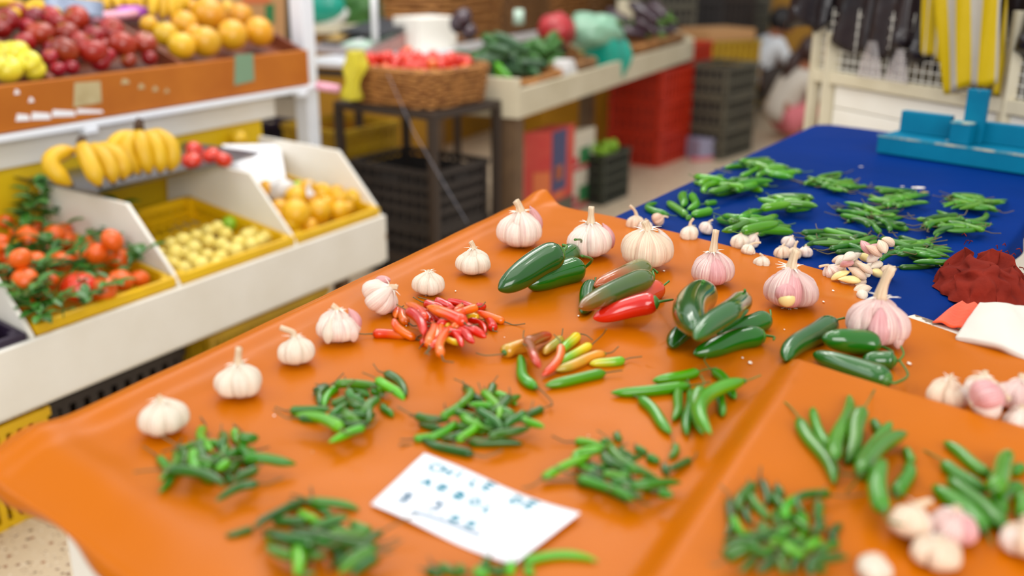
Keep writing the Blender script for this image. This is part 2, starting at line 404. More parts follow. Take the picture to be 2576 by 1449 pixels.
# terrazzo floor: two scales of stone chips
def terrazzo():
    m = M['terrazzo']; nt = m.node_tree; N = nt.nodes; L = nt.links; b = N['Principled BSDF']
    tc = N.new('ShaderNodeTexCoord'); src = b.inputs['Base Color'].links[0].from_socket
    for sc, cols in ((55, ((150, 96, 72), (120, 98, 82))), (110, ((232, 220, 200), (140, 110, 86)))):
        v = N.new('ShaderNodeTexVoronoi'); v.inputs['Scale'].default_value = sc; L.new(tc.outputs['Object'], v.inputs['Vector'])
        g = N.new('ShaderNodeMath'); g.operation = 'LESS_THAN'; L.new(v.outputs['Distance'], g.inputs[0]); g.inputs[1].default_value = .30
        sep = N.new('ShaderNodeSeparateColor'); L.new(v.outputs['Color'], sep.inputs[0])
        g2 = N.new('ShaderNodeMath'); g2.operation = 'GREATER_THAN'; L.new(sep.outputs[0], g2.inputs[0]); g2.inputs[1].default_value = .45
        mu = N.new('ShaderNodeMath'); mu.operation = 'MULTIPLY'; L.new(g.outputs[0], mu.inputs[0]); L.new(g2.outputs[0], mu.inputs[1])
        cm = N.new('ShaderNodeMix'); cm.data_type = 'RGBA'; L.new(sep.outputs[1], cm.inputs[0]); cm.inputs[6].default_value = lin(cols[0]); cm.inputs[7].default_value = lin(cols[1])
        mx = N.new('ShaderNodeMix'); mx.data_type = 'RGBA'; L.new(mu.outputs[0], mx.inputs[0]); L.new(src, mx.inputs[6]); L.new(cm.outputs[2], mx.inputs[7]); src = mx.outputs[2]
    L.new(src, b.inputs['Base Color'])
terrazzo()
# ---------------------------------------------------------------- the floor and walls
struct(MB().hexa([V((-7, -1.5, -.05)), V((7, -1.5, -.05)), V((7, 12, -.05)), V((-7, 12, -.05)), V((-7, -1.5, 0)), V((7, -1.5, 0)), V((7, 12, 0)), V((-7, 12, 0))]).build('floor', M['terrazzo']))

# ---------------------------------------------------------------- the two tables and their vinyl covers
TZ, BZ = .85, .846
def P0(u, v): return at_z(u, v, TZ)
apex, sr, sb = P0(1985, 918), P0(2576, 1100), P0(1625, 1449)
def side(p, a, b): return (b.x - a.x) * (p[1] - a.y) - (b.y - a.y) * (p[0] - a.x)
def dline(p, a, b): return side(p, a, b) / math.hypot(b.x - a.x, b.y - a.y)
rimA, rimB = V((-.454, .787, 0)), V((.044, 1.769, 0))
def orange_h(x, y):
    p = (x, y)
    d = min(-dline(p, apex, sr), dline(p, apex, sb))           # >0 inside the raised near-right part
    h = TZ + .017 * smooth01((d + .012) / .030)
    h += .0012 * nz((x, y, 0), 6, 3) + .0006 * nz((x, y, 0), 22, 9)
    dr = -dline(p, rimA, rimB)                                   # distance in from the left rim
    h += .009 * math.exp(-((dr - .012) / .018) ** 2)            # rounded lip along the left rim
    dc = math.hypot(x - apex.x, y - apex.y)
    q = P0(2110, 770); dq = math.hypot(x - q.x, y - q.y); h += .008 * math.exp(-(dq / .045) ** 2)
    for (u, v, a, w) in ((200, 1180, .004, .03), (330, 1290, .003, .035), (120, 1120, .004, .025)):
        q = P0(u, v); d = abs((x - q.x) * .62 + (y - q.y) * .78); h += a * math.exp(-(d / w) ** 2) * math.exp(-(math.hypot(x - q.x, y - q.y) / .16) ** 2)
    return h
opoly = [(-.452, .800), (-.20, 1.288), (.036, 1.752), (.050, 1.768), (.066, 1.752), (.085, 1.715), (.171, 1.645), (.33, 1.475), (.471, 1.322), (.474, 1.29), (.452, 1.222), (.470, 1.186), (.500, 1.152), (.575, 1.032), (.70, .835), (.86, .58), (.72, .36), (.1, .27), (-.02, .36), (-.245, .594), (-.415, .735), (-.452, .770)]
def resample(poly, n):
    pts = [V((a, b, 0)) for a, b in poly]; m = len(pts); L = [0]
    for i in range(m): L.append(L[-1] + (pts[(i + 1) % m] - pts[i]).length)
    out = []; k = 0
    for i in range(n):
        t = L[-1] * i / n
        while L[k + 1] < t: k += 1
        out.append(pts[k].lerp(pts[(k + 1) % m], (t - L[k]) / max(1e-9, L[k + 1] - L[k])))
    return out
def smoothpoly(p, it=2):
    for _ in range(it): p = [p[i - 1] * .25 + p[i] * .5 + p[(i + 1) % len(p)] * .25 for i in range(len(p))]
    return p
def cloth(name, poly, hf, m, hang, wave=.008, n=420, rings=70, center=None, lift=None):
    out = smoothpoly(resample(poly, n), 3); c = center or sum(out, V()) / n
    vs = []; uv = []
    for r in range(rings + 1):
        k = (r / rings)
        k = 1 - (1 - k) ** 1.3
        for i in range(n):
            p = c.lerp(out[i], k); vs.append(V((p.x, p.y, hf(p.x, p.y) + (lift(p, i) if lift else 0)))); uv.append((p.x, p.y))
    skirt = [(.004, -.002), (.009, -.008), (.012, -.018), (.013, -.04), (.014, -.08), (.015, -.13)]
    L = 0
    for (o, dz) in skirt:
        for i in range(n):
            e = (out[(i + 1) % n] - out[i - 1]); nrm = V((-e.y, e.x, 0)).normalized()
            hk, wk = hang(out[i]); z0 = vs[rings * n + i].z
            w = math.sin(i * .35) * wave * (-dz / .13) + math.sin(i * .13 + 1) * wave * (-dz / .13)
            p = out[i] + nrm * (o * wk + w * wk); vs.append(V((p.x, p.y, z0 + dz * hk))); uv.append((p.x, p.y + dz))
    fs = []
    for r in range(rings + len(skirt)):
        for i in range(n):
            k = (i + 1) % n; fs.append((r * n + i, r * n + k, (r + 1) * n + k, (r + 1) * n + i))
    b = MB(); b.add(vs, fs, uv)
    return b.build(name, m, smooth=True, solid=.0012)
def hang_o(p):
    if p.x > .06 and p.y > 1.13 and p.x < .60: return (.03, .15)   # lies flat over the blue cover
    if p.x > .40 and p.y > .9: return (.18, .3)
    if dline(p, V((-.452, .77, 0)), V((-.245, .594, 0))) ** 2 < .0016 or p.y < .6: return (.10, .6)
    return (.22, .8)
# polygon runs counter-clockwise or clockwise: make the normal point outwards
def area(poly): return sum(poly[i - 1][0] * poly[i][1] - poly[i][0] * poly[i - 1][1] for i in range(len(poly)))
if area(opoly) > 0: opoly.reverse()
cl = cloth('vinyl_table_cover', opoly, orange_h, M['orange'], hang_o, center=V((.15, 1.0, 0)), n=480, rings=110,
           lift=lambda p, i: .012 * math.exp(-((p.x - .060) ** 2 + (p.y - 1.757) ** 2) / .0008))
tag(cl, 'orange vinyl sheet covering the nearest table, with garlic and chillies on it', 'tablecloth')
bpoly = [(.03, 1.42), (.171, 1.648), (.50, 2.165), (.780, 2.600), (.80, 2.628), (.825, 2.640), (.86, 2.628), (1.10, 2.38), (1.36, 2.12), (1.10, 1.93), (.889, 1.678), (.726, 1.436), (.515, 1.145), (.42, 1.0)]
if area(bpoly) > 0: bpoly.reverse()
def blue_h(x, y): return BZ + .0010 * nz((x, y, 0), 7, 13) + .0005 * nz((x, y, 0), 20, 4) - .0035 * smooth01((.02 - ((y - 1.645) * .674 + (x - .171) * .738)) / .05)
cl = cloth('vinyl_table_cover', bpoly, blue_h, M['blue'], lambda p: (.02, .04) if (p.y < 1.13 or (p.x < .17 and p.y < 1.66)) else ((.3, .7) if p.x > .5 and p.y < 1.9 else (1, 1)), wave=.006, center=V((.72, 1.85, 0)))
tag(cl, 'royal blue vinyl sheet covering the table behind the orange one', 'tablecloth')
def table(name, poly, top, mt, label, inset=.02, legs=True, skirtz=.10, leg_pts=()):
    e = empty(name, (sum(a for a, b in poly) / len(poly), sum(b for a, b in poly) / len(poly), 0))
    c = V((e.location.x, e.location.y, 0)); q = [c + (V((a, b, 0)) - c) * (1 - inset / .5) for a, b in poly]; n = len(q)
    b = MB(); b.add([p + V((0, 0, top - .02)) for p in q] + [p + V((0, 0, top)) for p in q], [tuple(range(n - 1, -1, -1)), tuple(range(n, 2 * n))] + [(i, (i + 1) % n, n + (i + 1) % n, n + i) for i in range(n)])
    b.build('tabletop', mt, e)
    q2 = [c + (p - c) * .985 for p in q]
    for i in range(n):
        MB().beam(q2[i] + V((0, 0, top - .02 - skirtz / 2)), q2[(i + 1) % n] + V((0, 0, top - .02 - skirtz / 2)), .02, skirtz).build('side_panel', mt, e)
        p = c + (q[i] - c) * .93
        MB().beam(p, p + V((0, 0, top - .02)), .05, .05, up=V((1, 0, 0))).build('leg', M['old_wood'], e)
    return tag(e, label, 'table')
table('market_table', [(-.44, .79), (.04, 1.74), (.46, 1.28), (.56, 1.05), (.84, .60), (.68, .37), (.0, .37)], .832, M['wood_white'], 'white painted wooden table under the orange vinyl sheet', skirtz=.5)
table('market_table', [(.24, 1.66), (.80, 2.56), (.84, 2.56), (1.29, 2.12), (.72, 1.50), (.57, 1.29)], .826, M['wood_white'], 'white wooden table under the royal blue vinyl sheet')
# chipped white plank showing along the back edge of the orange cover
a, b_ = at_z(2285, 806, .84), at_z(2640, 930, .84)
tag(MB().beam(a + V((0, 0, .0)), b_ + V((0, 0, 0)), .022, .014).build('table_edge_plank', M['wood_white_chip'], bevel=.002), 'chipped white plank at the back edge of the orange covered table', 'plank')
# ---------------------------------------------------------------- garlic
BPROF = [(0, .10), (.02, .36), (.07, .64), (.16, .87), (.30, .99), (.44, 1.0), (.58, .96), (.70, .86), (.80, .69), (.88, .47), (.95, .26), (1, .15)]
def bulb_profile(t):
    for (a0, b0), (a1, b1) in zip(BPROF, BPROF[1:]):
        if t <= a1:
            k = (t - a0) / (a1 - a0); k = k * k * (3 - 2 * k) * .4 + k * .6; return b0 + (b1 - b0) * k
    return BPROF[-1][1]
def bulb_mesh(R, seed, lobes, squat=.80, tight=.5):
    """a garlic head: cloves side by side, drawn in to a neck above and a root plate below"""
    rg = random.Random(seed); lobes = max(5, lobes - 1); ang = []; a = rg.random() * 6
    ws = [rg.uniform(.7, 1.35) for _ in range(lobes)]; tot = sum(ws)
    cl = []
    for w in ws:
        da = 2 * math.pi * w / tot; cl.append((a + da / 2, da / 2, rg.uniform(.88, 1.09), rg.uniform(-.09, .09), rg.uniform(.9, 1.1))); a += da
    pr = bulb_profile
    def fn(u, v):
        th = 2 * math.pi * u; best = 0; br = 1; bz = 0
        for (c, hw, rr, dz, zz) in cl:
            d = (th - c + math.pi) % (2 * math.pi) - math.pi
            x = abs(d) / (hw * 1.03)
            if x < 1:
                q = (1 - x ** 2.0) ** .5
                if q > best: best = q; br = rr; bz = dz
        env = math.sin(math.pi * min(1, v * .93 + .03)) ** .5
        dep = (.46 + .0 * tight) * env
        r = pr(min(1, max(0, v + bz * env * .5))) * (1 - dep + dep * best * 1.0) * (br * env + (1 - env))
        r *= 1 + .02 * nz((math.cos(th), math.sin(th), v * 2), 3, seed)
        z = v * 2 * squat * .98
        return V((math.cos(th) * r * R, math.sin(th) * r * R, z * R))
    return fn, 2 * squat * .98 * R, cl
def clove_fn(L, w, seed=0, curve=.25):
    """a clove lying along +x: fat belly, flat inner side, pointed tip"""
    def fn(u, v):
        th = 2 * math.pi * u; r = w * (math.sin(math.pi * min(1, v * .93 + .035)) ** .75) * (1.12 - .55 * v)
        if v > .86: r = max(r * (1 - (v - .86) * 3.5), w * .07)
        y = math.cos(th) * r; z = math.sin(th) * r * (.86 if math.sin(th) > 0 else .72)
        return V(((v - .5) * L, y, z + curve * w * (1 - (2 * v - 1) ** 2) * .5))
    return fn
def garlic(u, v, dpx, m='g_white', neck=None, label=None, group=None, hf=orange_h, z0=TZ, tilt=(0, 0), lobes=None, seed=None, squat=.79, cloves=(), name='garlic_bulb', roots=True, wisps=3, cat='garlic bulb', spin=0, dz=0.0):
    """u,v: centre of the bulb in the photo, dpx its width there"""
    seed = seed if seed is not None else int(u * 7 + v); rg = random.Random(seed)
    c = at_z(u, v, z0 + .02); R = dpx * px_size(c) / 2; c = at_z(u, v, z0 + R * .80)
    fn, hgt, cl = bulb_mesh(R, seed, lobes or rg.randint(8, 11), squat)
    M3 = Matrix.Rotation(math.radians(tilt[0]), 3, 'Y') @ Matrix.Rotation(math.radians(tilt[1]), 3, 'X') @ Matrix.Rotation(spin, 3, 'Z')
    lo = min((M3 @ fn(i / 24, j / 12)).z for i in range(24) for j in range(13))
    base = V((c.x, c.y, hf(c.x, c.y) - lo + .0004 + dz))
    if tilt != (0, 0): ctr = M3 @ V((0, 0, hgt * .45)); base.x -= ctr.x; base.y -= ctr.y
    X = lambda p: base + M3 @ p
    ringed = hf is orange_h
    core = (lambda p, q: V((lambda w: (w.x * .70, w.y * .70, w.z))(fn(p, q)))) if ringed else fn
    o = MB(X).surf(core, 108, 34, wrap=True, cap0=True, cap1=True).build(name, M[m], smooth=True)
    tag(o, label, cat, group)
    if ringed:                            # the cloves that make up the head, tips drawn in to the neck
        nr = (lobes or rg.randint(8, 10)); nr = max(5, min(7, nr - 1)); a0 = rg.random() * 6.28
        for k in range(nr):
            a = a0 + 6.283 * (k + rg.uniform(-.14, .14)) / nr; d = V((math.cos(a), math.sin(a), 0)); tn = V((-d.y, d.x, 0)); kw = rg.uniform(.84, 1.02); kr = rg.uniform(.92, 1.10); kz = rg.uniform(.82, 1.0); lift = rg.uniform(0, .05); tw = rg.uniform(-.10, .10)
            def fc(p, q):
                t = min(1, max(0, q)); pr_ = bulb_profile(t); th = 6.2832 * p; lat = pr_ * R * math.sin(math.pi / nr) * .99 * kw; rad_ = pr_ * R * .36; cr_ = pr_ * R * kr - rad_
                return d * (cr_ + math.cos(th) * rad_) + tn * (math.sin(th) * lat + tw * R * (t - .4) * pr_) + V((0, 0, hgt * (lift + t * kz)))
            c0_ = V((0, 0, 0)); rot = Matrix.Identity(3); f2 = fc
            mm = m if (rg.random() < .72 or m == 'g_white') else ('g_clove' if m == 'g_purple' else 'g_pink')
            MB(X).surf(lambda p, q: c0_ + rot @ f2(p, q), 22, 18, wrap=True, cap0=True, cap1=True).build('clove', M[mm], o, smooth=True)
    if roots:
        rb = MB(X); rb.ball((0, 0, .02 * R), R * .2, 10, 6, (1, 1, .35))
        for k in range(9):
            a = rg.random() * 6.28; q = V((math.cos(a), math.sin(a), 0))
            rb.tube([q * R * .12 + V((0, 0, .03 * R)), q * R * .28 + V((0, 0, .01 * R)), q * R * .4 + V((0, 0, .03 * R))], [R * .03, R * .02, R * .008], 4)
        rb.build('root', M['g_root'], o, smooth=True)
    nk = neck or (.35, 0, 0)                 # height, lean x, lean y (in radii), optional hook
    b = MB(X); h, lx, ly = nk[:3]; hook = nk[3] if len(nk) > 3 else 0
    path = []; rad = []
    for k in range(9):
        t = k / 8; path.append(V((lx * t * t * R + hook * max(0, t - .5) * 2 * R, ly * t * t * R, hgt * .93 + h * R * (t - (abs(hook) * .35 * max(0, t - .6))))))
        rad.append(R * (.20 - .07 * min(1, t * 2.2)))
    b.tube(path, rad, 12, twist=lambda t, a: 1 + .16 * math.sin(a * 4 + seed) + .1 * math.sin(a * 7))
    b.build('neck', M['g_neck'], o, smooth=True)
    if wisps:
        w = MB(X)
        for k in range(wisps * 2):
            a = rg.random() * 6.28; d = V((math.cos(a), math.sin(a), 0)); l = rg.uniform(.25, .6)
            w.tube([V((0, 0, hgt * .92)) + d * R * .12, V((0, 0, hgt * (.92 + .16 * l))) + d * R * (.16 + .2 * l), V((0, 0, hgt * (.92 + rg.uniform(.0, .25) * l))) + d * R * (.22 + .7 * l)], [R * .07, R * .05, R * .012], 5, squash=.3)
        w.build('loose_skin', M['peel'], o, smooth=True)
    for (deg, zt, L, wd, mm) in cloves:       # cloves that stand out from the head: part of it
        a = math.radians(deg); d = V((math.cos(a), math.sin(a), 0)); f2 = clove_fn(L * R, wd * R, curve=-.5)
        rot = Matrix.Rotation(a, 3, 'Z') @ Matrix.Rotation(-math.radians(112), 3, 'Y')
        MB(X).surf(lambda p, q: d * R * .74 + V((0, 0, zt * R)) + rot @ (f2(p, q)), 20, 14, wrap=True, cap0=True, cap1=True).build('clove', M[mm], o, smooth=True)
    return o
garlic(408, 1046, 122, 'g_white', (.22, -.1, 0), 'plain white garlic bulb at the left end of the row, nearest the table corner', lobes=9)
garlic(602, 953, 118, 'g_white', (.78, .1, .0), 'white garlic bulb with a tall straight neck, second from the left end of the row', lobes=8)
garlic(743, 880, 98, 'g_white', (.62, -.15, 0, -.55), 'white garlic bulb whose neck bends over to the left', lobes=4)
garlic(849, 815, 112, 'g_pink', (.25, -.2, 0), 'pinkish garlic bulb with loose cloves spreading apart, beside the red chillies', lobes=7, cloves=((20, .95, 1.15, .36, 'g_clove'), (-30, .62, 1.05, .36, 'g_pink'), (250, .7, 1.1, .3, 'g_white')))
garlic(958, 752, 100, 'g_pink', (.3, .2, 0), 'pink garlic bulb tipped on its side, touching the red chilli heap', lobes=7, tilt=(48, 10), cloves=((120, 1.0, 1.1, .4, 'g_clove'),))
garlic(1079, 711, 84, 'g_white', (.12, 0, 0), 'small ribbed white garlic bulb just above the red chilli heap', lobes=10, wisps=2)
garlic(1191, 654, 90, 'g_white', (.45, -.15, 0), 'small creamy garlic bulb of three fat cloves, left of the dark green jalapenos', lobes=6)
garlic(1308, 572, 118, 'g_pink', (.5, -.2, 0), 'large garlic bulb with a cut neck beside the curled far corner of the sheet', lobes=9, cloves=((35, 1.05, 1.3, .34, 'g_clove'),))
garlic(1485, 600, 116, 'g_pink', (.75, 0, 0), 'garlic bulb with a straw coloured neck behind the three dark green jalapenos', lobes=8, cloves=((10, .9, 1.2, .34, 'g_clove'),))
garlic(1624, 622, 130, 'g_tan', (.35, -.1, 0), 'wide open garlic bulb with torn skin behind the red jalapeno', lobes=8, wisps=6, cloves=((15, .85, 1.3, .38, 'g_pink'),))
garlic(1791, 672, 112, 'g_purple', (1.05, .05, 0), 'pink and purple garlic bulb with a tall pale neck, by the blue cover', lobes=8, wisps=5)
g = garlic(1987, 722, 136, 'g_purple', (.72, .12, 0), 'big purplish garlic bulb with a bitten open clove at its front', lobes=8, wisps=4)
garlic(2208, 803, 154, 'g_purple', (1.1, .25, 0), 'largest purple garlic bulb with two dry stalks, beside the four dark jalapenos', lobes=8, wisps=4, cloves=((255, .78, 1.25, .40, 'g_clove'), (300, .5, .9, .28, 'g_purple'), (222, 1.0, .9, .24, 'g_purple')))
q = at_z(1975, 755, TZ + .02); R_ = 136 * px_size(q) / 2                # the exposed clove flesh
w0 = V(g['_w'])
MB().ball(w0 + V((-.30 * R_, -.80 * R_, .62 * R_)), R_ * .33, 18, 12, (1, .8, 1)).build('exposed_clove', M['g_flesh'], g, smooth=True)
MB().ball(w0 + V((-.32 * R_, -.70 * R_, .80 * R_)), R_ * .40, 18, 12, (1, .8, .9), fn=lambda d: 1 + .08 * nz(d, 6)).build('clove', M['g_clove'], g, smooth=True)
# the heads half hidden behind the fold at the right, and the ones at the bottom right
garlic(2385, 985, 104, 'g_tan', (.2, .1, 0), 'cream garlic bulb with a black root tip, leftmost behind the fold at the right edge', lobes=6, hf=orange_h)
garlic(2472, 975, 100, 'g_tan', (.25, .0, 0), 'tan garlic bulb standing behind the lying pink one at the right edge', lobes=7)
garlic(2478, 1028, 112, 'g_clove', (.2, .3, 0), 'smooth pink garlic bulb lying on its side against the fold at the right edge', lobes=5, tilt=(70, 0))
garlic(2562, 990, 112, 'g_purple', (.3, 0, 0), 'purple streaked garlic bulb cut by the right edge of the photo, upper one', lobes=7)
garlic(2566, 1056, 84, 'g_pink', (.25, 0, 0), 'small pink garlic bulb cut by the right edge, in front of the purple streaked one', lobes=6)
garlic(2285, 1362, 118, 'g_tan', (.35, .6, .2), 'cream garlic bulb left of the bottom right cluster, neck to the right', lobes=6, tilt=(18, -10))
garlic(2392, 1366, 118, 'g_purple', (.2, 0, 0), 'purple and cream garlic bulb of the bottom right cluster, under the green chillies', lobes=6)
garlic(2352, 1432, 122, 'g_tan', (.15, 0, 0), 'squat cream garlic bulb at the bottom, in front of the other two of its cluster', lobes=5, squat=.66)
garlic(2570, 1400, 118, 'g_tan', (.3, -.3, 0), 'tan garlic bulb cut by the right edge near the bottom corner', lobes=6)
garlic(2190, 1478, 90, 'g_white', (.1, 0, 0), 'garlic bulb just peeping over the bottom edge under the small chilli heap', lobes=6)
# the little heads on the blue cover
for (u, v, d, m, nk, lb, t) in (
    (1600, 556, 50, 'g_tan', (1.1, -.7, 0), 'small tan garlic bulb with an upturned neck, leftmost on the blue cover', (0, 0)),
    (1624, 566, 42, 'g_pink', (.3, 0, 0), 'small pink garlic bulb at the front of the first cluster on blue', (0, 0)),
    (1655, 555, 40, 'g_clovetan', (.5, .4, 0), 'small brownish garlic bulb lying at the right of the first cluster on blue', (60, 0)),
    (1735, 584, 52, 'g_white', (.8, .1, 0, .2), 'small white garlic bulb with a curled neck on blue, below the seven chillies', (0, 0)),
    (1776, 574, 40, 'g_pink', (.6, .4, 0), 'small pink garlic bulb leaning back in the second cluster on blue', (20, 0)),
    (1863, 607, 52, 'g_white', (.3, 0, 0), 'small white garlic bulb at the left of the third cluster on blue', (0, 0)),
    (1890, 606, 46, 'g_pink', (.3, .2, 0), 'small pinkish garlic bulb leaning right in the third cluster on blue', (30, 0)),
    (1882, 628, 40, 'g_white', (.9, .9, -.4), 'small white garlic bulb with its long neck pointing at the orange sheet', (30, -20)),
    (1918, 654, 44, 'g_white', (.4, -.4, 0), 'small garlic bulb half hidden behind the edge of the orange sheet', (0, 0)),
    (1968, 634, 44, 'g_tan', (.3, .2, 0), 'small tan garlic bulb at the left of the fourth cluster on blue', (0, 0)),
    (1998, 637, 42, 'g_tan', (.9, .3, 0), 'small garlic bulb with a thin upright neck in the fourth cluster on blue', (0, 0)),
    (2026, 633, 38, 'g_pink', (.3, 0, 0), 'small round pink garlic bulb at the right of the fourth cluster on blue', (0, 0)),
    (1984, 613, 42, 'g_pink', (.3, 0, 0), 'small garlic bulb at the back of the fourth cluster on blue', (25, 0)),
    (2092, 682, 50, 'g_pink', (.5, -.9, -.2), 'small pink garlic bulb at the left end of the loose clove heap', (-30, 0)),
    (2232, 688, 44, 'g_tan', (.3, .2, 0), 'small garlic bulb at the right end of the loose clove heap', (40, 0))):
    garlic(u, v, d, m, nk, lb, 'small garlic bulbs on the blue cover', hf=blue_h, z0=BZ, tilt=t, lobes=5, squat=.8, wisps=1)
# loose cloves heaped on the blue cover
hp = Heap(blue_h)
def clove(u, v, L, w, az, m, label, group, heap, z0=BZ, lift=True):
    c = at_z(u, v, z0 + .008); f = clove_fn(L, w); R3 = Matrix.Rotation(az, 3, 'Z')
    pts = [c + R3 @ V((k * L, 0, 0)) for k in (-.3, 0, .3)]
    zs = heap.line([(p.x, p.y) for p in pts], [w * .7, w * .8, w * .4], sink=.1)
    T = math.atan2(zs[2] - zs[0], L * .6); RR = R3 @ Matrix.Rotation(-T, 3, 'Y'); c = V((c.x, c.y, zs[1]))
    return tag(MB().surf(lambda p, q: c + RR @ f(p, q), 16, 12, wrap=True, cap0=True, cap1=True).build('garlic_clove', M[m], smooth=True), label, 'garlic clove', group)
rg = random.Random(3)
for i in range(30):
    a = rg.random() * 6.28; k = rg.random() ** .5; u, v = 2160 + math.cos(a) * k * 64, 686 + math.sin(a) * k * 26
    clove(u, v, rg.uniform(.024, .031), rg.uniform(.0072, .0095), rg.random() * 6.28, rg.choice(['g_white', 'g_tan', 'g_clovetan', 'g_pink', 'g_tan', 'g_clove', 'g_white', 'g_clovetan', 'g_flesh']), 'loose garlic clove in the heap on the blue cover beside the purple bulbs', 'loose cloves heaped on blue', hp)
clove(2172, 722, .030, .010, .4, 'g_tan', 'loose garlic clove with a shiny tan side at the near rim of the clove heap', 'loose cloves heaped on blue', hp)
clove(2168, 745, .026, .0085, 1.3, 'g_white', 'single garlic clove at the orange sheet edge, left of the two dry stalks', 'loose cloves heaped on blue', Heap(lambda x, y: BZ + .004))
# flakes of papery skin
for (u, v, s) in ((1887, 915, 22), (1868, 902, 12), (2287, 917, 22), (2147, 963, 20), (1455, 797, 12), (1146, 735, 10), (1682, 757, 8), (1670, 684, 14), (1269, 850, 6), (1480, 1098, 8), (690, 1048, 12), (588, 1125, 8), (2070, 773, 12), (2095, 738, 14), (1973, 831, 8), (1022, 822, 7), (786, 1139, 6)):
    c = at_z(u, v, TZ); r = s * px_size(c) * .5; a = random.random() * 6
    f = lambda p, q, c=c, r=r, a=a: V((c.x + math.cos(2 * math.pi * p + a) * r * q * (.45 if True else 1), c.y + math.sin(2 * math.pi * p + a) * r * q * .75, orange_h(c.x, c.y) + .0008 + r * .25 * q * q))
    tag(MB().surf(f, 9, 3, wrap=True).build('garlic_skin_flake', M['peel'], smooth=True, solid=.0003), 'tiny papery flake of garlic skin lying on the orange sheet', 'garlic skin', 'flakes of garlic skin on the orange sheet')

# ---------------------------------------------------------------- chillies
def crop(x0, y0, s): return lambda x, y: (x0 + x / s, y0 + y / s)
def chili(a, b, w, bend, m, heap, label, group, stem=None, name='green_chili', cat='chili pepper', sm='stem_dry', z0=TZ, tip=1.0, shape='chili', nseg=13, ring=10, wrink=.04, sink=.25, maxs=.22):
    """a stem end, b tip: photo pixels on the table; w width in px; bend sideways bow as a share of the length"""
    A, B = at_z(a[0], a[1], z0 + .008), at_z(b[0], b[1], z0 + .006); ctr = (A + B) / 2; r = w * px_size(ctr) / 2
    d = B - A; d.z = 0; L = d.length; sd = V((-d.y, d.x, 0)) / max(L, 1e-6)
    wob = rnd(-.03, .03)
    P = []; rad = []
    for i in range(nseg + 1):
        t = i / nseg; k = 4 * t * (1 - t)
        P.append(A + d * t + sd * L * (bend * k + wob * math.sin(t * 6.28)))
        if shape == 'chili': q = min(1, (t / .10 + .45)) * (1 - .12 * t) * (1 - max(0, (t - .55) / .45) ** 2.0) ** .62
        elif shape == 'serrano': q = min(1, (t / .14 + .42)) * (1 - .05 * t) * (1 - max(0, (t - .62) / .38) ** 2.4) ** .55
        else: q = (min(1, t / .13) ** .5 * .38 + .62) * (1 - .22 * t) * (1 - max(0, (t - .52) / .48) ** 2.5) ** .5
        rad.append(max(r * q, r * .06))
    g0 = [p.copy() for p in P]
    for _ in range(3):                    # lie on what is below, yet where the photo shows it
        zs = heap.line([(p.x, p.y) for p in P], rad, sink=sink, maxs=maxs, stamp=False)
        lim = 3.4 * max(rad); zs = [min(z, heap.base(p.x, p.y) + lim) for z, p in zip(zs, P)]
        P = [g + (g - EYE) * ((z - g.z) / (g.z - CAMH)) for g, z in zip(g0, zs)]
    for p, q in zip(P, rad): heap.stamp(p.x, p.y, p.z, q * .9)
    sd0 = random.random() * 90
    tw = lambda t, an: 1 + wrink * math.sin(an * 2 + t * 5 + sd0) + wrink * .8 * noise.noise(V((math.cos(an), math.sin(an), t * 5 + sd0)))
    o = MB().tube(P, rad, ring, twist=tw, cap=True).build(name, M[m], smooth=True, subsurf=1 if shape != 'chili' else 0)
    tag(o, label, cat, group)
    dirn = (P[0] - P[1]).normalized(); hl = rad[0]
    if stem is None:
        L2 = rnd(.35, .6) * min(L, .05) if shape == 'chili' else .02
        ang = rnd(-.9, .9); e1 = P[0] + dirn * L2 * .5; d2 = V((dirn.x * math.cos(ang) - dirn.y * math.sin(ang), dirn.x * math.sin(ang) + dirn.y * math.cos(ang), .25))
        e2 = e1 + d2 * L2 * .6
        sp = [P[0] - dirn * hl * .3, P[0] + dirn * L2 * .2, e1, e2]
    else:
        k = at_z(stem[0], stem[1], z0 + (stem[2] if len(stem) > 2 else .006)); mid = (P[0] + k) / 2 + dirn * (k - P[0]).length * .28
        sp = [P[0] - dirn * hl * .3, P[0] + dirn * (k - P[0]).length * .12, mid, k]
    sp = [V((p.x, p.y, max(p.z, TZ - .003 + .0012 if z0 >= TZ else BZ + .001))) for p in sp]
    r0 = rad[0] * (.42 if shape == 'chili' else .34); rs = max(.0007, r0 * .45)
    b2 = MB(); path = []
    for i in range(len(sp) - 1):
        p0 = sp[max(i - 1, 0)]; p1 = sp[i]; p2 = sp[i + 1]; p3 = sp[min(i + 2, len(sp) - 1)]
        for j in range(4):
            t = j / 4; path.append(.5 * ((2 * p1) + (p2 - p0) * t + (2 * p0 - 5 * p1 + 4 * p2 - p3) * t * t + (3 * p1 - p0 - 3 * p2 + p3) * t ** 3))
    path.append(sp[-1]); n = len(path)
    b2.tube(path, [r0 * 1.25 if i < 2 else (r0 * .8 if i == 2 else rs * (1.25 - .35 * i / n)) for i in range(n - 1)] + [rs * 1.2], 6)
    st_ = b2.build('stem', M[sm], o, smooth=True)
    if shape != 'chili':                 # the green cap the stem grows from
        MB().tube([P[0] - dirn * hl * .45, P[0] - dirn * hl * .05, P[0] + dirn * hl * .22, P[0] + dirn * hl * .34], [hl * 1.03, hl * .96, hl * .55, r0 * 1.1], 12).build('cap', M['stem_jal'], st_, smooth=True)
    return o
